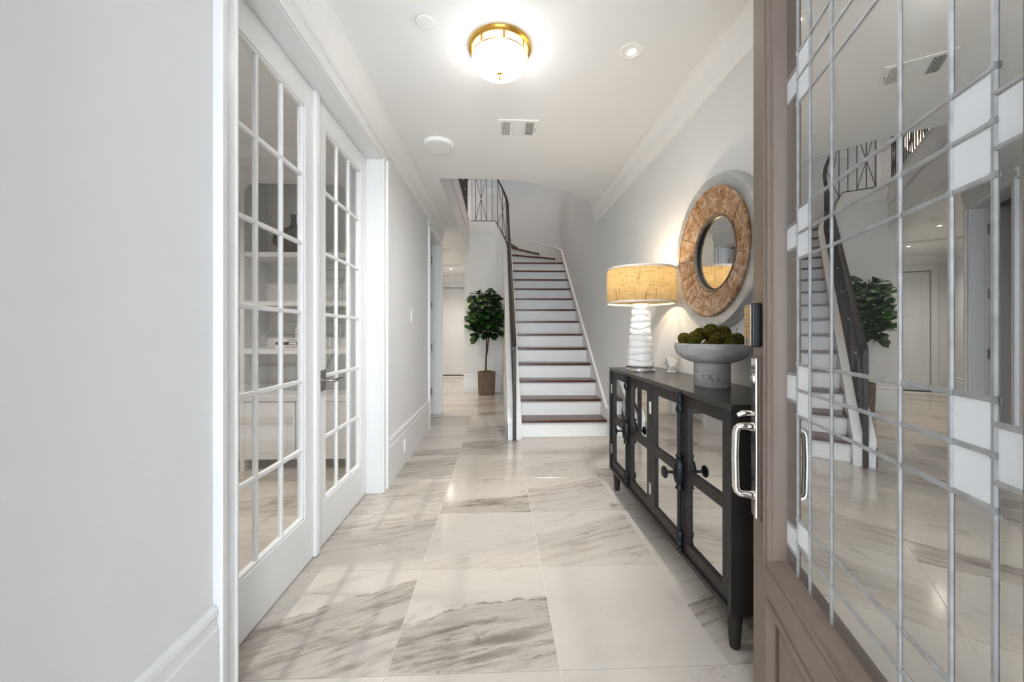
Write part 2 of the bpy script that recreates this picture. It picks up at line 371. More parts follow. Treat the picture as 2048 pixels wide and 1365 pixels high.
# study and the small room beyond it
struct(MB().box(-3.7, -3.58, YF, 5.85, 0, C).build('wall_study_left', M['wall']))
struct(MB().box(-3.58, -1.03, 3.80, 3.90, 0, C).build('wall_study_back', M['wall']))
struct(MB().box(-3.7, -1.03, .05, 5.97, C, C + .1).build('ceiling_study', M['ceil']))
struct(MB().box(-3.58, HL - .12, 5.85, 5.97, 0, C).build('wall_study_side', M['wall']))
# ceiling with the stairwell opening cut out
curve = [(1.25, 5.0), (1.163, 4.84), (1.10, 4.70), (1.032, 4.59), (.95, 4.49), (.849, 4.39), (.73, 4.285), (.596, 4.18), (.46, 4.11), (.322, 4.06), (.17, 4.015), (.008, 3.994), (-.2, 3.99), (-.611, 3.99)]
outl = [(-1.03, .05), (1.25, .05)] + curve + [(-.611, YB), (HR, YB), (HR, YD), (HL, YD), (HL, YE), (-1.03, YE)]
struct(MB().prism(outl, lambda x, y: (x, y, C), lambda x, y: (x, y, 3.33)).build('ceiling', M['ceil']))
struct(MB().box(-2.3, WRX + .12, 2.4, 9.2, ZR, ZR + .1).build('ceiling_upper', M['ceil']))
struct(MB().box(-2.3, -2.18, 2.4, 9.05, 3.33, ZR).build('wall_upper_left', M['wall']))
struct(MB().box(-2.3, WRX, 2.4, 2.5, 3.33, ZR).build('wall_upper_front', M['wall']))

# crown mouldings
crown = [(0, 2.60), (.010, 2.60), (.012, 2.628), (.018, 2.634), (.018, 2.660), (.024, 2.666), (.026, 2.684)] + \
        [(.026 + .060 * (1 - math.cos(a)), 2.684 + .078 * math.sin(a)) for a in [PI / 2 * i / 8 for i in range(1, 9)]] + [(.094, 2.762), (.094, C), (0, C)]
def mould_y(name, prof, xw, sgn, y0, y1, mt): return struct(MB().prism(prof, lambda d, z: (xw + sgn * d, y0, z), lambda d, z: (xw + sgn * d, y1, z)).build(name, mt))
def mould_x(name, prof, yw, sgn, xa, xb, mt): return struct(MB().prism(prof, lambda d, z: (xa, yw + sgn * d, z), lambda d, z: (xb, yw + sgn * d, z)).build(name, mt))
mould_y('trim_1', crown, WLX, 1, YF, YE, M['ceil'])
mould_y('trim_2', crown, WRX, -1, YF, 5.0, M['ceil'])
mould_y('trim_3', crown, HR, -1, YB + .12, YD, M['ceil'])
mould_x('trim_4', crown, YD, -1, HL, HR - .094, M['ceil'])
mould_y('trim_5', crown, HL, 1, YE, YD - .09, M['ceil'])
# baseboards
base = [(0, 0), (.020, 0), (.020, .292), (.014, .300), (.014, .330), (.020, .337), (.017, .352), (.006, .362), (0, .362)]
mould_y('baseboard_left', base, WLX, 1, YF, 1.222, M['trim'])
mould_y('baseboard_left', base, WLX, 1, 3.045, 4.832, M['trim'])
mould_y('baseboard_right', base, WRX, -1, YF, 4.40, M['trim'])
mould_y('baseboard_hall_left', base, HL, 1, YE, YD - .02, M['trim'])

def casing_y(name, xw, y0, y1, ztop, mt):   # three-sided casing on a wall of constant x, opening y0..y1
    root = struct_empty(name, (xw, y0, 0)); w = .10
    for ya, s in ((y0, -1), (y1, 1)):
        b = MB()
        prof = [(0, 0), (.012, 0), (.016, .012), (.012, .02), (.012, .066), (.024, .072), (.026, .094), (.018, w), (0, w)]
        b.prism(prof, lambda d, t: (xw + d, ya + s * t, 0), lambda d, t: (xw + d, ya + s * t, ztop + .012))
        b.build('side_casing', mt, root)
    b = MB(); prof = [(0, 0), (.012, 0), (.016, .012), (.012, .02), (.012, .066), (.024, .072), (.026, .094), (.018, .098), (0, .098)]
    b.prism(prof, lambda d, t: (xw + d, y0 - w, ztop + t), lambda d, t: (xw + d, y1 + w, ztop + t)); b.build('head_casing', mt, root)
    return root
cs = casing_y('trim_6', WLX, FY0, FY1, FZ, M['trim'])
b = MB(); b.box(-1.03, WLX, FY0 - .001, FY0 + .012, 0, FZ).box(-1.03, WLX, FY1 - .012, FY1 + .001, 0, FZ).box(-1.03, WLX, FY0, FY1, FZ - .012, FZ + .001).build('jamb', M['trim'], cs)
cs = casing_y('trim_7', WLX, DY0, DY1, DZ, M['trim'])
b = MB(); b.box(-1.03, WLX, DY0 - .001, DY0 + .012, 0, DZ).box(-1.03, WLX, DY1 - .012, DY1 + .001, 0, DZ).box(-1.03, WLX, DY0, DY1, DZ - .012, DZ + .001)
b.box(-.985, -.965, DY1 - .024, DY1 - .012, 0, DZ).build('jamb', M['trim'], cs)

# ------------------------------------------------------------------ french doors
def french(name, y0, y1, hand):
    root = struct_empty(name, (-.985, y0, 0)); xf, xb = -.985, -1.025
    st = .115; zb0, zb1, zt0, zt1 = .008, .247, 2.351, 2.486
    b = MB(); b.box(xb, xf, y0, y0 + st, zb0, zt1).box(xb, xf, y1 - st, y1, zb0, zt1); b.build('stile', M['trim'], root, bevel=.002)
    b = MB(); b.box(xb, xf, y0 + st, y1 - st, zb0, zb1).box(xb, xf, y0 + st, y1 - st, zt0, zt1); b.build('rail', M['trim'], root, bevel=.002)
    ga, gb = y0 + st, y1 - st
    b = MB()      # sticking bead around the glazed opening
    for ya, yb, za, zc in ((ga, ga + .012, zb1, zt0), (gb - .012, gb, zb1, zt0), (ga, gb, zb1, zb1 + .012), (ga, gb, zt0 - .012, zt0)): b.box(xb + .008, xf - .006, ya, yb, za, zc)
    b.build('glazing_bead', M['trim'], root, bevel=.003)
    cw, rh = (gb - ga) / 3, (zt0 - zb1) / 6
    for i in (1, 2): MB().box(-1.013, -.995, ga + cw * i - .009, ga + cw * i + .009, zb1, zt0).build('muntin', M['trim'], root, bevel=.004)
    for j in range(1, 6): MB().box(-1.0135, -.9945, ga, gb, zb1 + rh * j - .010, zb1 + rh * j + .010).build('muntin', M['trim'], root, bevel=.004)
    pm = MB().box(-.0025, .0025, -cw / 2 + .004, cw / 2 - .004, -rh / 2 + .004, rh / 2 - .004).build('pane', M['pane'], root, origin=(0, 0, 0)); me = pm.data; bpy.data.objects.remove(pm)
    for i in range(3):
        for j in range(6): link('pane', me, root, (-1.005, ga + cw * (i + .5), zb1 + rh * (j + .5)))
    return root
YM = (FY0 + FY1) / 2
d1 = french('door_1', FY0 + .014, YM - .002, 1)
d2 = french('door_2', YM + .002, FY1 - .014, -1)
MB().prism([(-.985, -.030), (-.972, -.026), (-.968, -.012), (-.968, .008), (-.972, .022), (-.985, .028)], lambda x, t: (x, YM + t, .006), lambda x, t: (x, YM + t, 2.486)).build('astragal', M['trim'], d1)
# lever handle on the far leaf
hy = 2.205
hd = MB().box(-.985, -.977, hy - .034, hy + .034, .872, .988).build('lever_handle', M['satin'], d2, bevel=.002)
MB().lathe([(.013, 0), (.013, .045), (.010, .05), (.010, .062)], (-.977, hy, .930), 16, 'x').build('spindle', M['satin'], hd, smooth=True)
MB().tube([(-.918, hy, .930), (-.914, hy + .03, .932), (-.912, hy + .06, .938), (-.912, hy + .09, .934), (-.913, hy + .115, .932)], [.011, .010, .008, .008, .007], 10).build('lever', M['satin'], hd, smooth=True)

# hall door: leaf swung open into the side room, with its hinges on the jamb
dr = struct_empty('door_4', (-1.03, DY1 - .03, 0))
b = MB(); b.box(-1.83, -1.005, DY1 - .053, DY1 - .013, .01, 2.47).build('leaf', M['trim'], dr, bevel=.002)
for z in (.28, .93, 1.55, 2.22):
    MB().box(-1.004, -.984, DY1 - .0165, DY1 - .012, z, z + .10).lathe([(.007, z), (.007, z + .1)], (-.999, DY1 - .02, 0), 8).build('hinge', M['satin'], dr)

# ------------------------------------------------------------------ far hall door
dr = struct_empty('door_5', (hx0, YD, 0))
yy = YD + .05
b = MB(); b.box(hx0 + .01, hx0 + .12, yy, yy + .04, .022, 2.44).box(hx1 - .12, hx1 - .01, yy, yy + .04, .022, 2.44); b.build('stile', M['trim'], dr)
b = MB(); b.box(hx0 + .12, hx1 - .12, yy, yy + .04, .022, .24).box(hx0 + .12, hx1 - .12, yy, yy + .04, 2.32, 2.44); b.build('rail', M['trim'], dr)
MB().box(hx0 + .12, hx1 - .12, yy + .012, yy + .03, .24, 2.32).build('panel', M['trim'], dr)
MB().box(hx0 - .005, hx1 + .005, YD + .02, YD + .12, -.002, .022).build('threshold_gap', M['blackplastic'], dr)
cs = struct_empty('trim_8', (hx0, YD, 0))
b = MB(); b.box(hx0 - .09, hx0, YD - .02, YD, 0, 2.46).box(hx1, hx1 + .09, YD - .02, YD, 0, 2.46).build('side_casing', M['trim'], cs, bevel=.004)
MB().box(hx0 - .09, hx1 + .09, YD - .022, YD, 2.46, 2.575).box(hx0 - .10, hx1 + .10, YD - .035, YD, 2.575, 2.60).build('head_casing', M['trim'], cs, bevel=.004)

# ------------------------------------------------------------------ staircase
RISE, RUN, YN1 = .197, .258, 4.42
ca = lambda r, deg: (C0[0] + r * math.cos(math.radians(deg)), C0[1] + r * math.sin(math.radians(deg)))
XI, XO = C0[0] + R_IN, 1.234
ROUT = XO - C0[0]
stair = thing('staircase', 'white staircase with dark brown treads curving up to the landing', 'stairs', (.74, 4.42, 0))
tr_m = MB().prism([(0, -.028), (.008, -.028), (.008, -.020), (0, -.016), (0, -.003), (.003, 0), (RUN + .03, 0), (RUN + .03, -.028)], lambda y, z: (XI, y, z), lambda y, z: (XO, y, z)).build('tread', M['tread'], stair, origin=(0, 0, 0))
tme = tr_m.data; bpy.data.objects.remove(tr_m)
rm = MB().box(XI, XO, .028, .046, -RISE, -.027).build('riser', M['stairtrim'], stair, origin=(0, 0, 0)); rme = rm.data; bpy.data.objects.remove(rm)
for k in range(1, 13):
    link('tread', tme, stair, (0, YN1 + RUN * (k - 1), RISE * k))
for k in range(1, 14):
    link('riser', rme, stair, (0, YN1 + RUN * (k - 1), RISE * k))
MB().box(XI, XO, YN1 + .012, YN1 + .029, 0, .022).build('shoe_moulding', M['stairtrim'], stair, bevel=.004)
Y13 = YN1 + RUN * 12
noses = {13: ((XI, Y13), (XO, Y13)), 14: (ca(R_IN, 2), ca(ROUT, 17)), 15: (ca(R_IN, 33), ca(ROUT, 42)), 16: (ca(R_IN, 62), ca(ROUT, 67)), 17: (ca(R_IN, 90), ca(ROUT, 91))}
angs = {13: (0, 0), 14: (2, 17), 15: (33, 42), 16: (62, 67), 17: (90, 91)}
for k in (13, 14, 15, 16):
    (i0, o0), (i1, o1) = angs[k], angs[k + 1]
    poly = [noses[k][0], noses[k][1]]
    poly += [ca(ROUT, o0 + (o1 + 1.5 - o0) * t / 5) for t in range(1, 6)]
    poly += [ca(R_IN, i1 + 3 + (i0 - i1 - 3) * t / 5) for t in range(0, 5)]
    MB().prism(poly, lambda x, y: (x, y, RISE * k - .028), lambda x, y: (x, y, RISE * k)).build('tread', M['tread'], stair)
for k in (14, 15, 16, 17):
    a, c = Vector((*noses[k][0], 0)), Vector((*noses[k][1], 0)); dd = (c - a).normalized(); nn = Vector((-dd.y, dd.x, 0))
    a += nn * .028; c += nn * .028
    b = MB(); p = [a, c, c + nn * .016, a + nn * .016]
    b.loops([[(q.x, q.y, RISE * (k - 1)) for q in p], [(q.x, q.y, RISE * k - .027) for q in p]]).build('riser', M['stairtrim'], stair)
# path of the inner (left) side
def stair_path(r, n_s=24, n_a=14, y_start=4.35, x_end=-.60):
    P = []
    for i in range(n_s + 1):
        y = y_start + (C0[1] - y_start) * i / n_s; P.append((C0[0] + r, y, RISE + (y - YN1) * RISE / RUN + .10))
    z0 = P[-1][2]
    for i in range(1, n_a + 1):
        t = i / n_a; a = PI / 2 * t; P.append((C0[0] + r * math.cos(a), C0[1] + r * math.sin(a), z0 + (3.455 - z0) * t))
    P.append((x_end, C0[1] + r, 3.455)); return P
A, B = stair_path(R_FACE - .008), stair_path(R_IN)
MB().loops([[(a[0], a[1], max(0.0, a[2] - (.24 if a[1] < 7.6 else .215))), (a[0], a[1], a[2]), (c[0], c[1], c[2]), (c[0], c[1], max(0.0, c[2] - (.24 if a[1] < 7.6 else .215)))] for a, c in zip(A, B)]).build('stringer', M['stairtrim'], stair, smooth=True)
# base block at the foot of the stringer
MB().box(C0[0] + R_FACE - .014, XI + .004, 4.338, 4.352, 0, .19).box(C0[0] + R_FACE - .014, C0[0] + R_FACE - .0005, 4.338, 4.9, 0, .19).build('base_block', M['trim'], stair, bevel=.003)
# skirt board along the right wall
def skirt_path(r):
    P = []
    for i in range(25):
        y = 4.42 + (C0[1] - 4.42) * i / 24; P.append((C0[0] + r, y, RISE + (y - YN1) * RISE / RUN + .13))
    z0 = P[-1][2]
    for i in range(1, 17):
        t = i / 16; P.append((*ca(r, 90 * t), z0 + (3.47 - z0) * t ** .9))
    P.append((-2.1, C0[1] + r, 3.47)); return P
A, B = skirt_path(R_OUT - .0005), skirt_path(R_OUT - .016)
MB().loops([[(a[0], a[1], max(0, a[2] - .5)), (a[0], a[1], a[2]), (c[0], c[1], c[2]), (c[0], c[1], max(0, c[2] - .5))] for a, c in zip(A, B)]).build('skirt_board', M['stairtrim'], stair, smooth=True)
A, B = skirt_path(R_OUT - .0005), skirt_path(R_OUT - .026)
MB().loops([[(a[0], a[1], a[2] - .025), (a[0], a[1], a[2]), (c[0], c[1], c[2] - .006), (c[0], c[1], c[2] - .02)] for a, c in zip(A, B)]).build('skirt_cap', M['stairtrim'], stair, smooth=True)
# wall under the stair, running round the corner behind the plant
A, B = stair_path(R_FACE, x_end=HR), stair_path(R_IN - .02, x_end=HR)
off = lambda a: .20 if a[1] < 7.6 else .19
struct(MB().loops([[(a[0], a[1], 0), (a[0], a[1], max(.02, a[2] - off(a))), (c[0], c[1], max(.02, c[2] - off(a))), (c[0], c[1], 0)] for a, c in zip(A, B)]).build('wall_stair', M['wall'], smooth=True))
# its baseboard follows the curve
def bb_path(d):
    r = R_FACE - d
    return [(C0[0] + r, 4.9), (C0[0] + r, C0[1])] + [ca(r, 90 * i / 8) for i in range(1, 9)] + [(HR - d, C0[1] + r), (HR - d, YD - .02)]
rings = [[(*p, z) for (d, z) in base for p in [bb_path(d)[i]]] for i in range(len(bb_path(0)))]
struct(MB().loops(rings).build('baseboard_back', M['trim'], smooth=True))
# landing slab and upper edge of the stairwell
struct(MB().box(-2.18, C0[0] + .004, C0[1] + R_IN - .01, 9.05, 3.10, ZU).box(-2.18, HR, YB, C0[1] + R_IN - .01, 3.331, ZU).build('floor_landing', M['tread']))
struct(MB().box(-.66, -.611, 3.99, YB - .01, 3.33, 3.475).box(-.66, -.603, 3.99, YB - .01, 3.455, 3.475).box(-.614, -.598, 3.99, YB - .01, 3.14, 3.17).build('trim_9', M['stairtrim']))

# ------------------------------------------------------------------ railings
def railing(name, label, loc, P, height, phase, sp=.112, rise=False):
    root = thing(name, label, 'railing', loc, None)
    P = [Vector(p) for p in P]; L = [0]
    for a, c in zip(P, P[1:]): L.append(L[-1] + (Vector((c.x, c.y)) - Vector((a.x, a.y))).length)
    def at(s):
        s = max(0, min(s, L[-1]))
        for i in range(len(P) - 1):
            if s <= L[i + 1] + 1e-9:
                t = (s - L[i]) / max(1e-9, L[i + 1] - L[i]); return P[i].lerp(P[i + 1], t)
    up = Vector((0, 0, height))
    def upv(p): return Vector((0, 0, height + .16 * max(0, min(1, (p.z - 2.45) / .9)) if rise else height))
    def flat(pts, w, t, nm):
        rings = []
        for i, p in enumerate(pts):
            d = pts[min(i + 1, len(pts) - 1)] - pts[max(i - 1, 0)]; d.normalize()
            sd = d.cross(Vector((0, 0, 1))).normalized(); u = sd.cross(d)
            rings.append([tuple(p + sd * w / 2 * a + u * t / 2 * c) for a, c in ((-1, -1), (1, -1), (1, .6), (.6, 1), (-.6, 1), (-1, .6))])
        MB().loops(rings).build(nm, M['iron'], root, smooth=True)
    flat([p + upv(p) for p in P], .048, .026, 'handrail')
    flat([p + Vector((0, 0, .03)) for p in P], .022, .012, 'bottom_rail')
    n = int(L[-1] / sp)
    for i in range(n + 1):
        p = at(i * sp + .01)
        MB().bar(p, p + upv(p), .012, .012).build('baluster', M['iron'], root)
    for i in range(phase, n - 1, 4):
        a, c, e = at(i * sp + .01), at((i + 2) * sp + .01), at((i + 1) * sp + .01)
        lo, hi, ha = Vector((0, 0, .04)), upv(c) - Vector((0, 0, .02)), upv(a) - Vector((0, 0, .02)); mid = e + upv(e) * .5
        MB().tube([a + lo, mid, c + hi], .0055, 6).build('cross_bar', M['iron'], root)
        MB().tube([a + ha, mid, c + lo], .0055, 6).build('cross_bar', M['iron'], root)
        MB().sphere(mid, .013, 8, 6).build('rivet', M['rivet'], root)
    return root
rl = railing('stair_railing', 'dark iron stair railing with crossed bars rising beside the brown treads', (C0[0] + R_RAIL, 4.35, 0), stair_path(R_RAIL, 30, 14, 4.36, -.58), .80, 3, rise=True)
p = MB().box(C0[0] + R_RAIL - .019, C0[0] + R_RAIL + .019, 4.300, 4.336, 0, 1.045).build('newel_post', M['iron'], rl, bevel=.003)
MB().prism([(4.300, 1.045), (4.336, 1.045), (4.40, 1.10), (4.40, 1.06)], lambda y, z: (C0[0] + R_RAIL - .02, y, z), lambda y, z: (C0[0] + R_RAIL + .02, y, z)).build('rail_end', M['iron'], p)
railing('gallery_railing', 'dark iron gallery railing along the upper floor edge above the hall', (-.64, 4.0, 3.475), [(-.64, 4.02, 3.475), (-.64, 6.0, 3.475), (-.64, YB - .04, 3.475)], .80, 0)

# upper landing door trim and switch
b = MB(); b.box(-.72, -.64, 9.02, 9.05, ZU, 5.6).box(-1.70, -1.62, 9.02, 9.05, ZU, 5.6).box(-1.70, -.64, 9.02, 9.05, 5.6, 5.68); struct(b.build('trim_10', M['stairtrim']))
b = MB().box(-.28, -.10, 9.043, 9.05, 4.42, 4.54).build('light_switch', M['plastic'], None, bevel=.002, origin=(-.19, 9.05, 4.42)); tag(b, 'wide white switch plate on the upper landing wall', 'switch')
for i in range(3): MB().box(-.255 + .05 * i, -.225 + .05 * i, 9.038, 9.044, 4.455, 4.505).build('rocker', M['plastic'], b, bevel=.001)

# ------------------------------------------------------------------ sideboard cabinet
CXF, CXB, CY0, CY1, CZ0, CZ1 = .85, 1.228, 1.397, 2.977, .150, .930
cab = thing('sideboard', 'long black sideboard with mirrored cross-framed doors and tapered legs', 'cabinet', ((CXF + CXB) / 2, (CY0 + CY1) / 2, 0))
th = .022
MB().box(CXF, CXB, CY0, CY1, CZ1 - th, CZ1).build('top', M['cabtop'], cab, bevel=.0015)
MB().box(CXF, CXB, CY0, CY1, CZ0, CZ0 + th).build('bottom', M['black'], cab, bevel=.0015)
for y in (CY0, CY1 - th): MB().box(CXF, CXB, y, y + th, CZ0 + th, CZ1 - th).build('side_panel', M['black'], cab, bevel=.0012)
MB().box(CXB - .01, CXB, CY0 + th, CY1 - th, CZ0 + th, CZ1 - th).build('back_panel', M['black'], cab)
MB().box(CXF + .02, CXB - .01, (CY0 + CY1) / 2 - .009, (CY0 + CY1) / 2 + .009, CZ0 + th, CZ1 - th).build('divider', M['black'], cab)
for lx in (CXF + .045, CXB - .05):
    for ly in (CY0 + .05, CY1 - .05):
        MB().lathe([(.0, 0), (.017, 0), (.019, .004), (.029, CZ0 - .002), (.0, CZ0 - .002)], (lx, ly, 0), 20, caps=False).build('leg', M['black'], cab, smooth=True)
dw = (CY1 - CY0 - 2 * th) / 4; xd = CXF + .012; dz0, dz1 = CZ0 + th + .003, CZ1 - th - .003; zm = (dz0 + dz1) / 2
for i in range(4):
    ya, yb = CY0 + th + dw * i + .0015, CY0 + th + dw * (i + 1) - .0015
    s = .052
    b = MB(); b.box(xd, xd + .02, ya, ya + s, dz0, dz1).box(xd, xd + .02, yb - s, yb, dz0, dz1)
    for za, zb_ in ((dz0, dz0 + s), (zm - .022, zm + .022), (dz1 - s, dz1)): b.box(xd, xd + .02, ya + s, yb - s, za, zb_)
    dd = b.build('door', M['black'], cab)
    for za, zb_ in ((dz0 + s, zm - .022), (zm + .022, dz1 - s)):
        MB().box(xd + .012, xd + .016, ya + s - .004, yb - s + .004, za - .004, zb_ + .004).build('mirror_pane', M['mirror'], dd)
    yh = ya + .004 if i in (0, 2) else yb - .004
    for z in (dz0 + .10, dz1 - .17):
        MB().lathe([(.005, z), (.005, z + .07)], (xd - .003, yh, 0), 8).box(xd - .002, xd + .001, yh - .010, yh + .010, z, z + .07).build('hinge', M['satin'], dd)
for yc in (CY0 + th + dw, CY0 + th + 3 * dw):
    xc = xd - .012
    cr = MB()
    for sx in (0,):
        cr.lathe([(.008, dz0 + .08), (.008, dz1 - .08)], (xc, yc, 0), 10)
    bolt = cr.build('cremone_bolt', M['castiron'], cab, smooth=True)
    for z0, s in ((dz1 + .012, -1), (dz0 - .012, 1)):
        b = MB(); b.box(xd - .004, xd, yc - .017, yc + .017, min(z0, z0 + s * .10), max(z0, z0 + s * .10))
        b.lathe([(.010, z0), (.016, z0 + s * .012), (.012, z0 + s * .026), (.018, z0 + s * .04), (.012, z0 + s * .055), (.017, z0 + s * .07), (.019, z0 + s * .088), (.012, z0 + s * .10)], (xc, yc, 0), 12)
        b.build('guide', M['castiron'], bolt, smooth=True)
    b = MB(); b.box(xd - .004, xd, yc - .022, yc + .022, zm - .085, zm + .085)
    b.lathe([(.010, zm - .085), (.019, zm - .078), (.013, zm - .06), (.022, zm - .045), (.027, zm - .02), (.027, zm + .02), (.022, zm + .045), (.013, zm + .06), (.019, zm + .078), (.010, zm + .085)], (xc - .002, yc, 0), 14)
    b.build('lock_case', M['castiron'], bolt, smooth=True)
    MB().lathe([(.010, 0), (.008, -.012), (.0065, -.035), (.012, -.042), (.026, -.046), (.029, -.052), (.024, -.058), (.006, -.062)], (xc - .022, yc, zm), 18, 'x').build('knob', M['castiron'], bolt, smooth=True)

# ------------------------------------------------------------------ table lamp
LX, LY, LZ = .998, 2.715, CZ1
lamp = thing('table_lamp', 'table lamp with white ribbed ceramic body and linen drum shade', 'lamp', (LX, LY, LZ))
MB().lathe([(.0, .0005), (.096, .0005), (.099, .004), (.099, .026), (.095, .030), (0, .030)], (LX, LY, LZ), 40, caps=False).build('acrylic_base', M['acrylic'], lamp, smooth=True)
prof = [(0, .030)]; n = 10; hb = .44
for i in range(n):
    t = i / n; r = .092 - .034 * t; z = .031 + hb * t; hh = hb / n
    prof += [(r * .93, z), (r * .99, z + hh * .10), (r, z + hh * .35), (r * .985, z + hh * .72), (r * .93, z + hh * .86), (r * .885, z + hh * .97)]
prof += [(.03, .031 + hb), (0, .031 + hb)]
b = MB(); rings = []
for r, z in prof:
    ring = []
    for i in range(40):
        a = 2 * PI * i / 40; wob = .005 * math.sin(2 * a + z * 31) + .004 * math.sin(3 * a - z * 47)
        ring.append((LX + r * math.cos(a), LY + r * math.sin(a), LZ + z + (wob if .05 < z < .46 else 0)))
    rings.append(ring)
b.loops(rings, caps=False).build('body', M['ceramic'], lamp, smooth=True)
MB().lathe([(.012, .47), (.012, .53), (.019, .535), (.019, .56), (.012, .565)], (LX, LY, LZ), 14).build('socket', M['brass'], lamp, smooth=True)
SZ0, SZ1, SR = 1.405 - LZ, 1.640 - LZ, .230
sh = MB().lathe([(SR, SZ0), (SR, SZ1)], (LX, LY, LZ), 64, caps=False).build('shade', M['linen'], lamp, smooth=True)
for z in (SZ0, SZ1): MB().lathe([(SR + .0015, z - .007), (SR + .0025, z), (SR + .0015, z + .007), (SR - .002, z + .007), (SR - .002, z - .007), (SR + .0015, z - .007)], (LX, LY, LZ), 64, caps=False).build('binding', M['trimgrey'], sh, smooth=True)
b = MB()
for k in range(3):
    a = 2 * PI * k / 3 + .4; b.tube([(LX, LY, LZ + SZ1 - .02), (LX + SR * math.cos(a), LY + SR * math.sin(a), LZ + SZ1 - .004)], .002, 6)
b.lathe([(.002, .56), (.002, SZ1 + .01)], (LX + .03, LY, LZ), 6).build('harp', M['brass'], lamp)
MB().box(LX - .011, LX + .011, LY - .011, LY + .011, LZ + SZ1 + .004, LZ + SZ1 + .038).lathe([(.004, SZ1 - .02), (.004, SZ1 + .006)], (LX, LY, LZ), 8).build('finial', M['plastic'], lamp, bevel=.001)
MB().sphere((LX, LY, LZ + .60), .026, 12, 8, (1, 1, 1.25)).build('bulb', M['bulb'], lamp, smooth=True)
L_ = bpy.data.lights.new('lamp_light', 'POINT'); L_.energy = 9; L_.color = (1, .78, .47); L_.shadow_soft_size = .03
lo = bpy.data.objects.new('lamp_light', L_); COL.objects.link(lo); lo.parent = lamp; lo.location = (0, 0, .645)
MB().tube([(LX + .05, LY - .03, LZ + .47), (LX + .052, LY - .036, LZ + .40)], .0012, 5).box(LX + .046, LX + .058, LY - .040, LY - .036, LZ + .37, LZ + .40).build('price_tag', M['plastic'], lamp)

# ------------------------------------------------------------------ pedestal bowl and moss balls
BX, BY = 1.062, 1.905
bowl = thing('pedestal_bowl', 'grey stoneware pedestal bowl holding moss balls on the sideboard', 'bowl', (BX, BY, CZ1))
MB().lathe([(0, 0), (.080, 0), (.083, .004), (.083, .118), (0, .118)], (BX, BY, CZ1), 40, caps=False).build('pedestal', M['stone'], bowl, smooth=True)
MB().lathe([(0, .116), (.078, .116), (.110, .124), (.140, .138), (.163, .160), (.174, .184), (.1755, .206), (.172, .213), (.166, .212), (.160, .190), (.135, .162), (.09, .145), (0, .140)], (BX, BY, CZ1), 56, caps=False).build('dish', M['stone'], bowl, smooth=True)
def on_ped(a, z): return (BX + .0835 * math.cos(a), BY + .0835 * math.sin(a), CZ1 + z)
b = MB(); fa = math.atan2(-BY, -BX)
for st in ([(-.55, .052), (-.42, .060), (-.36, .058)], [(-.52, .049), (-.44, .050)], [(-.30, .060), (-.20, .062), (-.10, .036)], [(-.12, .060), (.0, .062), (-.05, .050), (.03, .042), (-.02, .032)], [(.05, .064), (.12, .060)],
           [(.22, .062), (.30, .064), (.26, .054), (.34, .050), (.38, .040), (.33, .031), (.25, .033)]):
    b.tube([on_ped(fa + a, z) for a, z in st], .0016, 5)
b.build('painted_mark', M['ink'], bowl)
mv = []
rb = random.Random(11)
bmx = bmesh.new(); bmesh.ops.create_icosphere(bmx, subdivisions=4, radius=1.0)
moss_meshes = []
for q in range(3):
    me = bpy.data.meshes.new('moss_ball'); b2 = bmx.copy()
    for v in b2.verts: v.co *= 1 + .045 * math.sin(7 * v.co.x + q * 2) * math.sin(6 * v.co.y + 1) + rb.uniform(-.04, .05)
    b2.to_mesh(me); b2.free(); me.materials.append(M['moss']); me.polygons.foreach_set('use_smooth', [True] * len(me.polygons)); moss_meshes.append(me)
bmx.free()
rimz = CZ1 + .213
balls = [  # dx (along image right), dy(depth, away), z above rim, radius, label
 (-.126, -.02, .020, .033, 'small moss ball at the sideboard lamp side of the bowl'), (-.085, -.075, .018, .037, 'olive moss ball at the front rim of the bowl beside the smallest ball'),
 (-.055, .060, .045, .036, 'brownish moss ball behind the olive front ball'), (-.005, .01, .062, .038, 'topmost moss ball at the centre of the pile'),
 (.022, -.075, .020, .036, 'round moss ball at the front rim in the middle of the bowl'), (.055, .055, .050, .038, 'dark moss ball behind the topmost ball near the wall'),
 (.062, -.01, .022, .034, 'moss ball wedged between the middle front ball and dark rear ball'), (.105, .04, .018, .038, 'moss ball with a curling stem near the door edge'),
 (-.118, -.062, -.004, .026, 'sunken little moss ball tucked low against the rim by the lamp side'), (.075, -.095, -.002, .032, 'half-hidden moss ball low at the front rim near the keypad'),
 (-.02, -.105, -.010, .026, 'small moss ball peeping low between two front balls'), (.0, .10, .015, .035, 'moss ball hidden at the back of the pile')]
ang = math.atan2(BX, BY)
pos = [Vector(q[:3]) for q in balls]; rad = [q[3] * .93 for q in balls]
for _ in range(60):
    for i in range(len(pos)):
        for j in range(i):
            dv = pos[i] - pos[j]; gap = rad[i] + rad[j] + .001 - dv.length
            if gap > 0: dv = dv.normalized() * gap / 2; pos[i] += dv; pos[j] -= dv
        h_ = math.hypot(pos[i].x, pos[i].y); lim = .158 - rad[i] * (.75 if pos[i].z > 0 else 1)
        if h_ > lim: pos[i].x *= lim / h_; pos[i].y *= lim / h_
balls = [(p_.x, p_.y, p_.z, r_, q[4]) for p_, r_, q in zip(pos, rad, balls)]
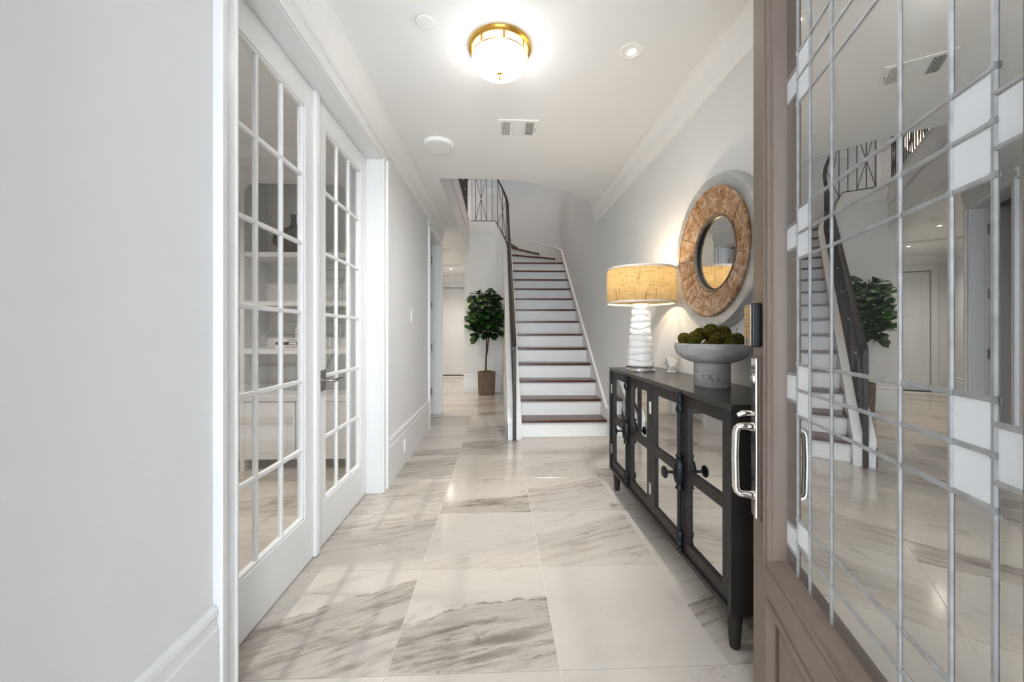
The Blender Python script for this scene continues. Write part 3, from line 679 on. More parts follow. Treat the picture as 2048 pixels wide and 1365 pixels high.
for i, (u, w, z, r, lb) in enumerate(balls):
    x = BX + u * math.cos(ang) + w * math.sin(ang); y = BY - u * math.sin(ang) + w * math.cos(ang)
    o = link('moss_ball', moss_meshes[i % 3], None, (x, y, rimz + z)); o.scale = (r, r, r); o.rotation_euler = (rb.uniform(0, 6), rb.uniform(0, 6), rb.uniform(0, 6))
    tag(o, lb, 'moss ball', 'moss balls in the pedestal bowl')
    if 'stem' in lb:
        q = MB().tube([(x, y, rimz + z + r * .9), (x - .003, y, rimz + z + r + .012), (x + .006, y, rimz + z + r + .020), (x + .002, y, rimz + z + r + .026), (x - .004, y, rimz + z + r + .018)], .0009, 5).build('stem', M['bark'], None)
        q.parent = o; q.matrix_parent_inverse = (Matrix.Translation(o.location) @ o.rotation_euler.to_matrix().to_4x4() @ Matrix.Diagonal((r, r, r, 1))).inverted()

# small white tilted gadget on the cabinet top
GX, GY = 1.165, 2.60
g = thing('display_clip', 'small white plastic clip stand tilted on the sideboard between lamp and bowl', 'stand', (GX, GY, CZ1))
MB().box(GX - .028, GX + .028, GY - .018, GY + .018, CZ1, CZ1 + .006).build('foot', M['clip'], g, bevel=.002)
MB().bar((GX - .012, GY, CZ1 + .005), (GX - .010, GY, CZ1 + .040), .012, .008).build('post', M['clip'], g)
MB().prism([(-.020, .030), (.018, .036), (.040, .078), (-.028, .104), (-.036, .098)], lambda a, z: (GX + a, GY - .018, CZ1 + z), lambda a, z: (GX + a, GY + .022, CZ1 + z)).build('head', M['clip'], g, bevel=.004)
MB().tube([(GX - .056, GY - .01, CZ1 + .066), (GX - .012, GY - .01, CZ1 + .040), (GX + .035, GY - .01, CZ1 + .016)], .0018, 6).build('wire_arm', M['satin'], g)

# ------------------------------------------------------------------ round mirror on the right wall
MY, MZ = 2.175, 1.650
mir = thing('round_mirror', 'round wall mirror with whitewashed wood staves inside a galvanised metal ring', 'mirror', (WRX, MY, MZ))
def ringx(prof, n=72): return MB().lathe([(r, -d) for r, d in prof], (WRX, MY, MZ), n, 'x', caps=False)
ringx([(.438, .001), (.440, .012), (.428, .046), (.420, .052), (.360, .046), (.355, .040), (.355, .001)]).build('metal_ring', M['galv'], mir, smooth=True)
ringx([(.362, .044), (.364, .058), (.358, .063), (.352, .060), (.352, .044)]).build('edge_bead', M['stave'], mir, smooth=True)
ringx([(.353, .050), (.353, .011), (.218, .009), (.218, .024)]).build('backing', M['bookwhite'], mir, smooth=True)
NS = 30; rs = random.Random(5); acc = 0; aw = [rs.uniform(.75, 1.25) for _ in range(NS)]; tot = sum(aw)
for k in range(NS):
    wdt = 2 * PI * aw[k] / tot; am = 2 * PI * acc / tot + wdt / 2; acc += aw[k]; dj = rs.uniform(-.0015, .0015)
    rings = []
    for r, d in ((.354, .056 + dj), (.354, .012), (.217, .010), (.217, .026 + dj), (.222, .032 + dj)):
        h_ = wdt / 2 - .0013 / r
        rings.append([(-d, r * math.cos(h_ * q), r * math.sin(h_ * q)) for q in (-1, -.33, .33, 1)])
    n = 4; vsx = [p for r_ in rings for p in r_]; fs = []
    for kk in range(5):
        nx = (kk + 1) % 5
        fs += [(kk * n + i, kk * n + i + 1, nx * n + i + 1, nx * n + i) for i in range(3)]
    fs += [tuple(kk * n for kk in range(5)), tuple(kk * n + 3 for kk in range(4, -1, -1))]
    o = MB().add(vsx, fs).build('stave', M['stave'], mir, origin=(0, 0, 0)); o.location = (0, 0, 0); o.rotation_euler = (am, 0, 0); WL[o.name] = Vector((WRX, MY, MZ))
ringx([(.219, .034), (.214, .036), (.208, .033), (.206, .010), (.219, .008), (.219, .034)]).build('inner_band', M['reed'], mir, smooth=True)
ringx([(.207, .020), (.204, .022), (.201, .020), (.203, .010), (.207, .010), (.207, .020)]).build('inner_bead', M['black'], mir, smooth=True)
MB().lathe([(0, -.009), (.212, -.009), (.212, -.003), (0, -.003)], (WRX, MY, MZ), 64, 'x', caps=False).build('mirror_glass', M['mirror2'], mir)

# ------------------------------------------------------------------ open entry door (hinged at the front wall)
TH = math.radians(18.0)
LAT = Vector((.836, 1.250)); dF = Vector((math.sin(TH), math.cos(TH))); nF = Vector((-math.cos(TH), math.sin(TH)))
DW = 1.08
def D(u, w, z):      # u from latch towards hinge, w out of the face into the room
    p = LAT - dF * u + nF * w; return (p.x, p.y, z)
def dbox(b, u0, u1, w0, w1, z0, z1): return b.box(u0, u1, w0, w1, z0, z1, D)
ent = struct_empty('door_3', (*(LAT - dF * DW), 0))
DT = -.050
GU0, GU1, GZ0, GZ1 = .185, .895, .555, 2.30
b = MB(); dbox(b, 0, .138, DT, 0, .012, 2.44); dbox(b, DW - .138, DW, DT, 0, .012, 2.44); b.build('stile', M['doorpaint'], ent)
b = MB(); dbox(b, .138, DW - .138, DT, 0, 2.345, 2.44); dbox(b, .138, DW - .138, DT, 0, .405, .505); dbox(b, .138, DW - .138, DT, 0, .012, .13); b.build('rail', M['doorpaint'], ent)
def frame_mould(u0, u1, z0, z1, prof, nm, mt=M['doorpaint']):   # profile (inset from outer edge, w)
    rings = []
    for (uu, zz, su, sz) in ((u0, z0, 1, 1), (u1, z0, -1, 1), (u1, z1, -1, -1), (u0, z1, 1, -1), (u0, z0, 1, 1)):
        rings.append([D(uu + su * t, w, zz + sz * t) for t, w in prof])
    MB().loops(rings, caps=False).build(nm, mt, ent, smooth=True)
gm = [(0, DT), (0, .004), (.006, .013), (.014, .015), (.018, .009), (.024, .012), (.032, .011), (.037, .003), (.044, .000), (.049, -.012), (.052, -.030), (.052, DT)]
frame_mould(.133, DW - .133, .500, 2.352, gm, 'glazing_moulding')
pm_ = [(0, -.04), (0, .004), (.006, .010), (.014, .008), (.020, -.004), (.028, -.010), (.028, -.04)]
frame_mould(.134, DW - .134, .126, .409, pm_, 'panel_moulding')
b = MB(); dbox(b, .16, DW - .16, -.04, -.020, .15, .385); b.build('lower_panel', M['doorpaint'], ent)
b = MB(); rings = [[D(u, w, z) for u, z in ((.175 + t, .165 + t), (DW - .175 - t, .165 + t), (DW - .175 - t, .370 - t), (.175 + t, .370 - t))] for t, w in ((0, -.020), (.022, -.008))]
b.loops(rings).build('raised_field', M['doorpaint'], ent)
# leaded panes
GW = -.031
us = [.185, .258, .327, .431, .652, .757, .824, .895]
zs = [.552, .637, .704, .976, 1.044, 1.112, 1.389, 1.456, 1.523, 1.797, 1.864, 1.932, 2.235, 2.300]
zbord = [.552, .602, .670, 1.010, 1.082, 1.421, 1.489, 1.83, 1.898, 2.300]
fro = {(1, 1), (5, 1), (1, 3), (1, 4), (5, 3), (5, 4), (1, 6), (1, 7), (5, 6), (5, 7), (1, 9), (1, 10), (5, 9), (5, 10)}
for i in range(7):
    zz = zbord if i in (0, 6) else zs
    for j in range(len(zz) - 1):
        fr = ((j % 2 == 1) and j < 8) if i in (0, 6) else ((i, j) in fro)
        b = MB(); e = .0006
        dbox(b, us[i] + e, us[i + 1] - e, GW - .004, GW, zz[j] + e, zz[j + 1] - e)
        b.build('pane', M['frost'] if fr else M['doorglass'], ent)
def came(u0, z0, u1, z1):
    b = MB(); hw = .0042
    pts = []
    for (u, z) in ((u0, z0), (u1, z1)):
        if abs(u1 - u0) < 1e-6: pts.append([D(u + a * hw, GW + w, z) for a, w in ((-1, 0), (-.55, .0028), (.55, .0028), (1, 0), (.55, -.0068), (-.55, -.0068))])
        else: pts.append([D(u, GW + w, z + a * hw) for a, w in ((-1, 0), (-.55, .0028), (.55, .0028), (1, 0), (.55, -.0068), (-.55, -.0068))])
    b.loops(pts).build('came', M['came'], ent)
for u in us[1:-1]: came(u, .552, u, 2.30)
for z in zs[1:-1]: came(us[1], z, us[-2], z)
for z in zbord[1:-1]: came(us[0], z, us[1], z); came(us[-2], z, us[-1], z)
for u in us[1:-1]:
    for z in zs[1:-1]:
        b = MB(); dbox(b, u - .005, u + .005, GW - .001, GW + .0042, z - .005, z + .005); b.build('solder_joint', M['came'], ent, bevel=.002)
# hardware
kp = MB(); dbox(kp, .020, .087, 0, .029, 1.150, 1.288); kp = kp.build('keypad', M['blackplastic'], ent, bevel=.006, segs=3)
b = MB(); dbox(b, .0225, .0845, .028, .034, 1.153, 1.285); fp = b.build('face_plate', M['bronzeface'], kp, bevel=.004)
for r_ in range(5):
    for c_ in range(2):
        b = MB(); zc_ = 1.266 - .020 * r_; uc = .040 + .027 * c_
        dbox(b, uc - .008, uc + .008, .034, .0355, zc_ - .007, zc_ + .007); b.build('button', M['brass'], kp, bevel=.0007)
b = MB(); dbox(b, .049, .058, .034, .0348, 1.163, 1.173); b.build('key_mark', M['blackplastic'], kp)
pl = MB(); dbox(pl, .027, .080, 0, .007, .608, 1.121); pl = pl.build('handle_plate', M['doorpaint'], ent, bevel=.002)
b = MB(); dbox(b, .030, .077, .007, .016, .613, 1.116); b.build('cover_plate', M['chrome'], pl, bevel=.004)
def dtube(pts, r, nm, mt, par, n=12): return MB().tube([D(*p) for p in pts], r, n).build(nm, mt, par, smooth=True)
uu = .053
arc = [(uu, .014, .897), (uu, .045, .897), (uu, .056, .895), (uu, .062, .889), (uu, .065, .878), (uu, .067, .80), (uu, .065, .702), (uu, .061, .690), (uu, .054, .683), (uu, .045, .681), (uu, .014, .681)]
dtube(arc, [.014, .012, .011, .011, .011, .0105, .011, .011, .011, .012, .014], 'pull_grip', M['chrome'], pl)
dtube([(uu, .014, .938), (uu, .03, .940), (uu, .046, .938), (uu, .060, .930)], [.006, .009, .010, .007], 'thumb_latch', M['chrome'], pl)
dtube([(uu, .014, 1.050), (uu, .021, 1.050)], [.018, .016], 'lock_cylinder', M['chrome'], pl, 20)
dtube([(uu, .021, 1.050), (uu, .0225, 1.050)], [.009, .008], 'key_slot', M['satin'], pl, 14)
for z in (.25, 1.2, 2.2):
    b = MB(); dbox(b, DW - .001, DW + .004, -.04, -.002, z, z + .1); b.build('hinge', M['satin'], ent)

# ------------------------------------------------------------------ ceiling fittings
fx, fy = .003, 2.150
fl_ = thing('ceiling_light', 'flush ceiling light with frosted glass dome and brass rim', 'ceiling light', (fx, fy, C))
MB().lathe([(0, 0), (.172, 0), (.174, -.006), (.170, -.016), (.158, -.022), (.150, -.018), (0, -.016)], (fx, fy, C), 56, caps=False).build('brass_pan', M['brass'], fl_, smooth=True)
MB().lathe([(.150, -.018), (.152, -.060), (.1515, -.062)], (fx, fy, C), 56, caps=False).build('glass_band', M['band'], fl_, smooth=True)
MB().lathe([(.154, -.056), (.156, -.059), (.154, -.063), (.150, -.060), (.154, -.056)], (fx, fy, C), 56, caps=False).build('brass_ring', M['brass'], fl_, smooth=True)
for k in range(8):
    a = 2 * PI * k / 8 + .14
    MB().bar((fx + .1555 * math.cos(a), fy + .1555 * math.sin(a), C - .015), (fx + .155 * math.cos(a), fy + .155 * math.sin(a), C - .061), .013, .006, side=(-math.sin(a), math.cos(a), 0)).build('brass_bracket', M['brass'], fl_)
MB().lathe([(.151, -.062), (.148, -.085), (.136, -.108), (.112, -.126), (.075, -.138), (.035, -.143), (0, -.144)], (fx, fy, C), 56, caps=False).build('glass_dome', M['dome'], fl_, smooth=True)
MB().lathe([(0, -.143), (.014, -.143), (.016, -.147), (.007, -.152), (.006, -.162), (.009, -.168), (.006, -.175), (0, -.176)], (fx, fy, C), 18, caps=False).build('finial', M['brass'], fl_, smooth=True)
def downlight(x, y, r, lb, cat='downlight', m_=None, grp=None, en=0, colr=(1, .93, .82), aim=None, zc=None):
    C = zc or 2.77
    t = thing('downlight', lb, cat, (x, y, C), grp)
    MB().lathe([(r, 0), (r, -.003), (r * .92, -.005), (r * .72, -.004), (r * .60, -.001), (r * .60, 0)], (x, y, C), 32, caps=False).build('trim_ring', M['plastic'], t, smooth=True)
    MB().lathe([(r * .6, -.0005), (r * .46, -.0025), (r * .45, -.001), (0, -.001)], (x, y, C), 28, caps=False).build('baffle', M['plastic'], t, smooth=True)
    MB().lathe([(0, -.004), (r * .26, -.004), (r * .30, -.002), (0, -.002)], (x + r * .12, y + .002, C), 20, caps=False).build('lens', m_ or M['led'], t, smooth=True)
    if en:
        l = bpy.data.lights.new('downlight_light', 'SPOT'); l.energy = en; l.color = colr; l.spot_size = 2.5; l.spot_blend = .8; l.shadow_soft_size = .05
        o = bpy.data.objects.new('downlight_light', l); COL.objects.link(o); o.parent = t; o.location = (0, 0, -.012)
        if aim: o.rotation_euler = (Vector(aim) - Vector((x, y, C))).to_track_quat('-Z', 'Y').to_euler(); l.spot_size = 1.85; l.spot_blend = 1
    return t
downlight(.737, 2.150, .066, 'recessed white downlight in the foyer ceiling beside the brass ceiling light', en=185, colr=(1, .98, .95), aim=(-.35, 3.8, 0))
downlight(-1.18, 7.95, .07, 'recessed downlight in the hall ceiling beyond the smoke detector', m_=M['led2'], grp=None, en=75, colr=(1, .90, .77))
downlight(-1.195, 9.61, .07, 'recessed downlight in the hall ceiling in front of the white hall door', m_=M['led2'], en=95, colr=(1, .91, .79))
downlight(-1.35, 6.55, .07, 'added fill downlight in the hall ceiling just past the open side door', m_=M['led2'], en=75, colr=(1, .88, .72))  # extra light added out of view to brighten the hall and plant wall
t = thing('ceiling_disc', 'thin round white cover plate on the foyer ceiling beside the brass light', 'cover plate', (-.373, 1.985, C))
MB().lathe([(0, -.008), (.041, -.008), (.0425, -.008), (.046, -.006), (.046, -.002), (.040, 0), (0, 0)], (-.373, 1.985, C), 32, caps=False).build('plate', M['plastic'], t, smooth=True)
t = thing('smoke_detector', 'thick round white detector on the ceiling near the vent', 'detector', (-.505, 3.262, C))
MB().lathe([(0, -.030), (.108, -.030), (.112, -.0298), (.121, -.026), (.124, -.016), (.124, 0), (0, 0)], (-.505, 3.262, C), 44, caps=False).build('body', M['plastic'], t, smooth=True)
MB().lathe([(.100, -.0305), (.098, -.032), (.096, -.0305)], (-.505, 3.262, C), 44, caps=False).build('seam_ring', M['plastic'], t, smooth=True)
t = thing('smoke_detector', 'small round smoke detector on the hall ceiling by the downlight', 'detector', (-1.03, 7.42, C))
MB().lathe([(0, -.038), (.045, -.038), (.062, -.030), (.068, -.012), (.068, 0), (0, 0)], (-1.03, 7.42, C), 28, caps=False).build('body', M['plastic'], t, smooth=True)
MB().lathe([(0, -.041), (.02, -.041), (.022, -.038)], (-1.03, 7.42, C), 16, caps=False).build('test_button', M['plastic'], t, smooth=True)
# ceiling vent
vx0, vx1, vy0, vy1 = -.010, .293, 2.870, 3.122
t = thing('ceiling_vent', 'white rectangular ceiling air vent with two louvred ends', 'vent', ((vx0 + vx1) / 2, (vy0 + vy1) / 2, C))
b = MB(); fr = .032
b.box(vx0, vx1, vy0, vy0 + fr, C - .006, C).box(vx0, vx1, vy1 - fr, vy1, C - .006, C).box(vx0, vx0 + fr, vy0 + fr, vy1 - fr, C - .006, C).box(vx1 - fr, vx1, vy0 + fr, vy1 - fr, C - .006, C)
b.box(vx0 + .094, vx0 + .108, vy0 + fr, vy1 - fr, C - .006, C).box(vx1 - .108, vx1 - .094, vy0 + fr, vy1 - fr, C - .006, C)
b.build('frame', M['plastic'], t, bevel=.0015)
MB().box(vx0 + fr, vx1 - fr, vy0 + fr, vy1 - fr, C - .0012, C - .0004).build('backing', M['darkslot'], t)
for k in range(5):
    for xa, s in ((vx0 + fr + .006 + .0125 * k, 1), (vx1 - fr - .006 - .0125 * k, -1)):
        MB().prism([(-.002, -.0015), (.001, -.0015), (.005 * s + .001, -.0085), (.005 * s - .001, -.0085)], lambda x, z: (xa + x, vy0 + fr, C + z), lambda x, z: (xa + x, vy1 - fr, C + z)).build('slat', M['plastic'], t)
for k in range(9):
    y = vy0 + fr + .012 + .020 * k
    MB().box(vx0 + .108, vx1 - .108, y - .0085, y + .0085, C - .0065, C - .0015).build('slat', M['plastic'], t)
MB().tube([(vx1 - .018, (vy0 + vy1) / 2 - .02, C - .006), (vx1 - .016, (vy0 + vy1) / 2, C - .016), (vx1 - .018, (vy0 + vy1) / 2 + .03, C - .008)], .0025, 6).build('damper_lever', M['satin'], t)
# hall return grille
t = thing('return_grille', 'long narrow ceiling grille in the far hall between two downlights', 'vent', (-1.35, 9.15, C))
MB().box(-1.80, -.88, 9.05, 9.07, C - .008, C).box(-1.80, -.88, 9.23, 9.25, C - .008, C).box(-1.80, -1.78, 9.07, 9.23, C - .008, C).box(-.90, -.88, 9.07, 9.23, C - .008, C).build('frame', M['plastic'], t)
MB().box(-1.78, -.90, 9.07, 9.23, C - .002, C - .001).build('backing', M['darkslot'], t)
for k in range(6): MB().box(-1.78, -.90, 9.085 + .026 * k, 9.095 + .026 * k, C - .007, C - .002).build('slat', M['plastic'], t)

# ------------------------------------------------------------------ wall plates
o = MB().box(WLX, WLX + .006, 3.885, 3.958, 1.30, 1.42).build('light_switch', M['plastic'], None, bevel=.0015, origin=(WLX, 3.92, 1.30)); tag(o, 'white rocker switch plate on the grey wall past the french doors', 'switch')
MB().box(WLX + .006, WLX + .0095, 3.905, 3.938, 1.327, 1.393).build('rocker', M['plastic'], o, bevel=.001)
o = MB().box(WLX + .020, WLX + .026, 3.535, 3.607, .115, .228).build('wall_outlet', M['plastic'], None, bevel=.0015, origin=(WLX, 3.57, .115)); tag(o, 'white outlet plate set in the tall baseboard past the french doors', 'outlet')
for z in (.146, .197): MB().box(WLX + .026, WLX + .028, 3.556, 3.586, z - .014, z + .014).build('socket', M['plastic'], o, bevel=.001)
o = MB().box(HL, HL + .008, 8.80, 8.88, 1.30, 1.42).build('thermostat', M['plastic'], None, bevel=.002, origin=(HL, 8.84, 1.30)); tag(o, 'small white thermostat on the hall wall before the far door', 'thermostat')
MB().box(HL + .008, HL + .011, 8.815, 8.865, 1.34, 1.40).build('display', M['darkslot'], o)

# ------------------------------------------------------------------ potted fig
PX, PY = -.245, 7.56
pot = thing('potted_fig_tree', 'leafy green fig tree in a woven basket against the hall wall', 'plant', (PX, PY, 0))
bk = MB().lathe([(0, 0), (.148, 0), (.150, .01), (.160, .22), (.163, .43), (.155, .435), (.152, .40), (.15, .38), (0, .38)], (PX, PY, 0), 40, caps=False).build('basket', M['reed'], pot, smooth=True)
b = MB()
for k in range(72):
    a = 2 * PI * k / 72; rr = .0045 + .0012 * (k % 3)
    b.tube([(PX + r * math.cos(a), PY + r * math.sin(a), z) for r, z in ((.152, .002), (.162, .22), (.165, .437 + .004 * (k % 4)))], rr, 5)
o = b.build('reeds', M['reed'], bk); o['kind'] = 'stuff'
for z, r in ((.05, .159), (.22, .168), (.405, .171)): MB().lathe([(r, z - .004), (r + .003, z), (r, z + .004), (r - .004, z), (r, z - .004)], (PX, PY, 0), 40, caps=False).build('binding', M['reed'], bk, smooth=True)
b = MB(); rp = random.Random(4)
for k in range(38):
    a, rr = rp.uniform(0, 6.28), rp.uniform(.02, .135); b.sphere((PX + rr * math.cos(a), PY + rr * math.sin(a), .40 + rp.uniform(0, .05)), rp.uniform(.014, .03), 6, 5)
o = b.build('dried_moss', M['soil'], pot, smooth=True); o['kind'] = 'stuff'
tips = []
def limb(pts, r0, r1):
    n = len(pts); MB().tube(pts, [r0 + (r1 - r0) * i / (n - 1) for i in range(n)], 8).build('stem', M['bark'], pot, smooth=True)
    return pts
b0 = limb([(PX - .01, PY, .37), (PX - .012, PY, .6), (PX - .002, PY, .85), (PX + .0, PY + .005, 1.10), (PX - .03, PY, 1.45), (PX - .06, PY, 1.75), (PX - .10, PY, 2.0)], .018, .006)
b1 = limb([(PX + .004, PY, .78), (PX + .03, PY - .01, 1.0), (PX + .07, PY - .03, 1.3), (PX + .10, PY - .04, 1.6), (PX + .10, PY - .05, 1.9)], .014, .006)
b2 = limb([(PX + .0, PY, 1.08), (PX - .10, PY - .03, 1.3), (PX - .20, PY - .05, 1.5), (PX - .26, PY - .05, 1.72)], .010, .005)
b3 = limb([(PX + .06, PY - .02, 1.22), (PX + .16, PY - .01, 1.4), (PX + .24, PY + .02, 1.65)], .009, .005)
b4 = limb([(PX - .02, PY, 1.3), (PX - .02, PY - .10, 1.5), (PX + .0, PY - .16, 1.75)], .009, .005)
lv = []
for q in range(3):
    b = MB(); n, mN = 7, 5; cup = (.35, .15, .5)[q]; bend = (.5, .25, .8)[q]
    wd = [.10, .42, .62, .86, 1.0, .92, .30]
    for i in range(n):
        t = i / (n - 1); zc = -bend * .35 * t * t
        for j in range(mN):
            s = (j / (mN - 1) * 2 - 1); b.v.append((s * wd[i] * .36 * (1 + .04 * math.sin(7 * t + q)), t - .08 * s * s * (t > .9), zc + cup * .22 * s * s * wd[i] + .02 * math.sin(9 * t) * abs(s)))
    for i in range(n - 1):
        for j in range(mN - 1): b.f.append((i * mN + j, i * mN + j + 1, (i + 1) * mN + j + 1, (i + 1) * mN + j))
    nv = len(b.v)                      # petiole
    b.add([(-.014, -.18, .01), (.014, -.18, .01), (.014, .02, 0), (-.014, .02, 0)], [(0, 1, 2, 3)])
    o = b.build('leaf', M['leaf'], None, smooth=True); lv.append(o.data); bpy.data.objects.remove(o)
rl_ = random.Random(21)
segs = [(b0, 3, 6), (b0, 4, 6), (b1, 1, 4), (b1, 2, 4), (b2, 0, 3), (b3, 0, 2), (b4, 0, 2)]
cnt = 0
while cnt < 275:
    br, s0, s1 = rl_.choice(segs); s = rl_.uniform(s0, s1); i = min(int(s), len(br) - 2)
    p = Vector(br[i]).lerp(Vector(br[i + 1]), s - i) if s < len(br) - 1 else Vector(br[-1])
    if p.z < 1.12: continue
    az = rl_.uniform(0, 2 * PI); L = rl_.uniform(.15, .22)
    outw = Vector((math.cos(az), math.sin(az), rl_.uniform(-.7, .75))).normalized()
    reach = rl_.uniform(.02, .17) + .10 * max(0, 1 - abs(p.z - 1.45) / .5)
    q = p + Vector((math.cos(az), math.sin(az), rl_.uniform(-.5, .35))) * reach
    tip = q + outw * L
    if tip.x > .085 or tip.y > YB - .015 or q.x > .06 or q.y > YB - .03 or tip.z < .95 or tip.z > 2.12 or tip.x < -.65: continue
    yv = outw; xv = yv.cross(Vector((0, 0, 1)) + Vector((rl_.uniform(-.5, .5), rl_.uniform(-.9, .1), 0))).normalized(); zv = xv.cross(yv)
    R = Matrix((xv, yv, zv)).transposed()
    o = link('leaf', lv[cnt % 3], pot, q, R.to_euler()); w_ = rl_.uniform(.85, 1.2); o.scale = (L * w_, L, L); cnt += 1

# ------------------------------------------------------------------ study bookcase and what stands on it
KY, KB = 3.44, 3.79
bc = thing('bookcase', 'white built-in bookcase behind the glazed french doors', 'bookcase', (-2.2, KY, 0))
cols = [-3.55, -3.12, -2.215, -1.31]
for x in cols: MB().box(x - .02, x + .02, KY, KB, 0, 2.66).build('upright', M['trim'], bc)
MB().box(-3.56, -1.30, KB - .012, KB, 0, 2.66).build('back_panel', M['wall'], bc)
sh_z = [(1.854, 1.896), (1.430, 1.470), (1.012, 1.058), (.60, .655)]
for a, c in zip(cols, cols[1:]):
    for z0, z1 in sh_z: MB().box(a + .02, c - .02, KY + .005, KB - .012, z0, z1).build('shelf', M['trim'], bc)
    w = c - a - .04; xa, xb = a + .02, c - .02; rr = .09
    poly = [(xa, 2.66), (xa, 2.40)] + [(xa + rr - rr * math.cos(t), 2.40 + rr * math.sin(t)) for t in [PI / 2 * i / 6 for i in range(1, 7)]] + [(xb - rr + rr * math.sin(t), 2.40 + rr * math.cos(t)) for t in [PI / 2 * i / 6 for i in range(0, 6)]] + [(xb, 2.40), (xb, 2.66)]
    MB().prism(poly, lambda x, z: (x, KY, z), lambda x, z: (x, KY + .02, z)).build('valance', M['trim'], bc)
    for h in (0, 1):
        x0, x1 = xa + w * h / 2 + .003, xa + w * (h + 1) / 2 - .003
        dd = MB().box(x0, x1, KY - .002, KY + .018, .10, .595).build('door', M['trim'], bc, bevel=.002)
        MB().box(x0 + .06, x1 - .06, KY - .006, KY - .002, .16, .535).build('panel', M['trim'], dd, bevel=.002)
mould_x('trim_11', [(0, 2.64), (.02, 2.64), (.03, 2.70), (.09, C), (0, C)], KY, -1, -3.57, -1.04, M['trim'])
# pitcher vase
vx, vy, vz = -1.86, 3.56, 1.896
v = thing('pitcher_vase', 'dark pottery pitcher vase with narrow neck on the bookcase shelf', 'vase', (vx, vy, vz))
b = MB(); rings = []
for r, z in ((.0, 0), (.062, 0), (.070, .01), (.112, .06), (.134, .12), (.136, .165), (.112, .20), (.060, .225), (.030, .25), (.022, .30), (.022, .34), (.027, .355), (.020, .356), (.015, .33), (0, .32)):
    rings.append([(vx + r * math.cos(2 * PI * i / 28) + (.02 if z > .22 else 0) * min(1, (z - .2) / .05 if z > .2 else 0), vy + r * math.sin(2 * PI * i / 28), vz + z) for i in range(28)])
b.loops(rings, caps=False).build('body', M['vase'], v, smooth=True)
MB().tube([(vx - .10, vy, vz + .19), (vx - .15, vy, vz + .17), (vx - .155, vy, vz + .11), (vx - .115, vy, vz + .07)], .010, 8).build('handle', M['vase'], v, smooth=True)
# books with lettering on the spines
def text(s, size, loc, mt, parent, name='lettering'):
    cu = bpy.data.curves.new('t', 'FONT'); cu.body = s; cu.size = size; cu.extrude = .0004; cu.align_x = 'CENTER'
    tmp = bpy.data.objects.new('t', cu); COL.objects.link(tmp); bpy.context.view_layer.update()
    me = bpy.data.meshes.new_from_object(tmp.evaluated_get(bpy.context.evaluated_depsgraph_get())); bpy.data.objects.remove(tmp)
    me.materials.clear(); me.materials.append(mt)
    return link(name, me, parent, loc, (PI / 2, 0, 0))
zz = 1.058
for nm, hh, mt, tx, lb in (('low', .031, 'bookwhite', 'SINGAPORE', 'white coffee table book at the bottom of the three-book stack'), ('mid', .028, 'bookblack', '', 'black coffee table book in the middle of the three-book stack'), ('up', .028, 'bookwhite', 'SYDNEY', 'white coffee table book on top of the three-book stack under the planter')):
    o = thing('book', lb, 'book', (-1.80, 3.47, zz), 'books stacked on the bookcase')
    b = MB().box(-1.945, -1.655, 3.462, 3.466, zz, zz + hh - .0006).box(-1.945, -1.655, 3.466, 3.68, zz, zz + .003).box(-1.945, -1.655, 3.466, 3.68, zz + hh - .0036, zz + hh - .0006); b.build('cover', M[mt], o)
    MB().box(-1.94, -1.66, 3.4665, 3.675, zz + .0032, zz + hh - .0038).build('pages', M['plastic'], o)
    if tx: text(tx, .024, (-1.80, 3.4617, zz + .007), M['ink'], o)
    else: MB().box(-1.83, -1.77, 3.4612, 3.4618, zz + .006, zz + .022).build('spine_label', M['bookwhite'], o)
    zz += hh
p = thing('small_planter', 'little chequered box planter with trailing leaves on the book stack', 'planter', (-1.755, 3.55, zz))
MB().box(-1.80, -1.71, 3.505, 3.595, zz, zz + .10).build('box', M['bookwhite'], p, bevel=.003)
for k in range(4): MB().box(-1.802, -1.708, 3.5035, 3.506, zz + .018 + .024 * k, zz + .023 + .024 * k).build('band', M['vase'], p)
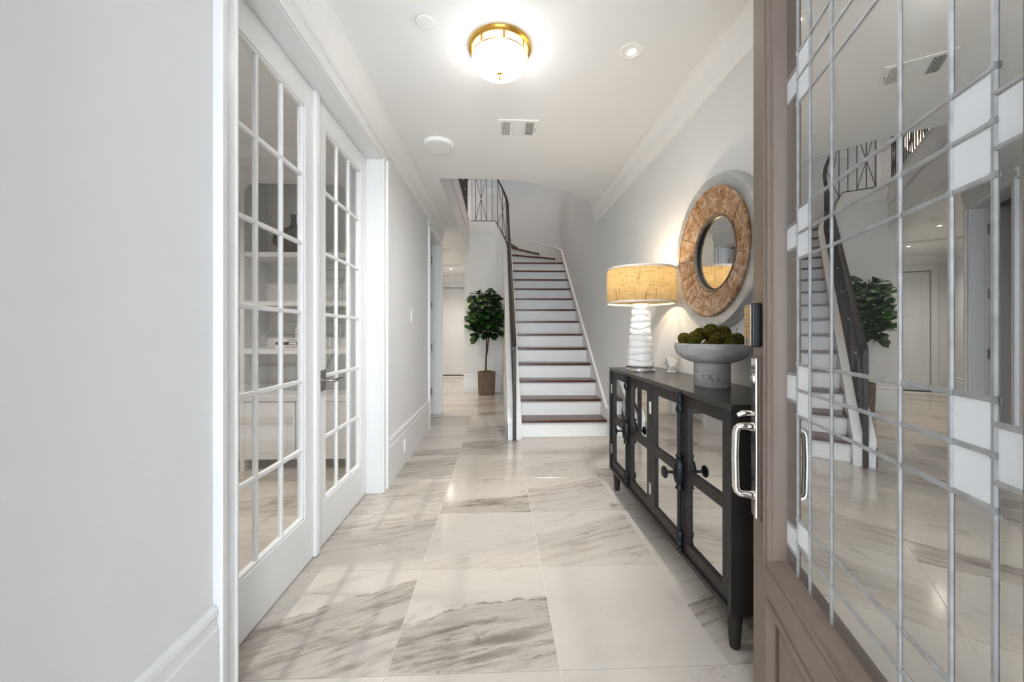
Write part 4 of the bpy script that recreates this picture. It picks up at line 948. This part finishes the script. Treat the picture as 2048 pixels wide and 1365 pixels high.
for k in range(3): MB().box(-1.780 + .022 * k, -1.776 + .022 * k, 3.5033, 3.506, zz + .002, zz + .098).build('band', M['vase'], p)
rq = random.Random(2)
for k in range(26):
    x, y, z = -1.755 + rq.uniform(-.07, .07), 3.55 + rq.uniform(-.06, .05), zz + .095 + rq.uniform(-.01, .05)
    if k > 16: x, z = -1.695 + rq.uniform(-.01, .035), zz + rq.uniform(.01, .09); y = 3.515
    o = link('leaf', lv[k % 3], p, (x, y, z), (rq.uniform(-1, 1), rq.uniform(-1, 1), rq.uniform(0, 6))); o.scale = (.035, .03, .03)

# added unseen downlight that brightens the study behind the glass doors
downlight(-1.9, 1.9, .07, 'added fill downlight in the study ceiling above the french doors', en=160, colr=(1, .92, .83))

# ------------------------------------------------------------------ upper hall light
ch = thing('chandelier', 'crystal rod chandelier hanging above the upper landing', 'chandelier', (-1.1, 8.35, ZR))
MB().lathe([(0, -.03), (.10, -.03), (.11, 0), (0, 0)], (-1.1, 8.35, ZR), 24, caps=False).build('canopy', M['chrome'], ch, smooth=True)
MB().tube([(-1.1, 8.35, ZR - .02), (-1.1, 8.35, 4.58)], .008, 8).build('stem', M['chrome'], ch)
MB().lathe([(.02, 4.56 - ZR), (.22, 4.56 - ZR), (.22, 4.59 - ZR), (.02, 4.59 - ZR)], (-1.1, 8.35, ZR), 32, caps=False).build('frame', M['chrome'], ch, smooth=True)
for k in range(36):
    a = 2 * PI * k / 18 + (.17 if k >= 18 else 0); r = .20 if k < 18 else .12
    MB().lathe([(.009, 0), (.009, -.22 - .10 * (k % 3) - (.14 if k >= 18 else 0))], (-1.1 + r * math.cos(a), 8.35 + r * math.sin(a), 4.565), 6).build('crystal_rod', M['mirror2'], ch)
l = bpy.data.lights.new('chandelier_light', 'POINT'); l.energy = 9; l.color = (1, .74, .54); l.shadow_soft_size = .22
o = bpy.data.objects.new('chandelier_light', l); COL.objects.link(o); o.parent = ch; o.location = (0, 0, -1.75)
downlight(.86, 6.25, .07, 'recessed downlight in the upper ceiling over the curving stair', en=130, colr=(1, .78, .58), aim=(.80, 7.2, 2.6), zc=ZR)
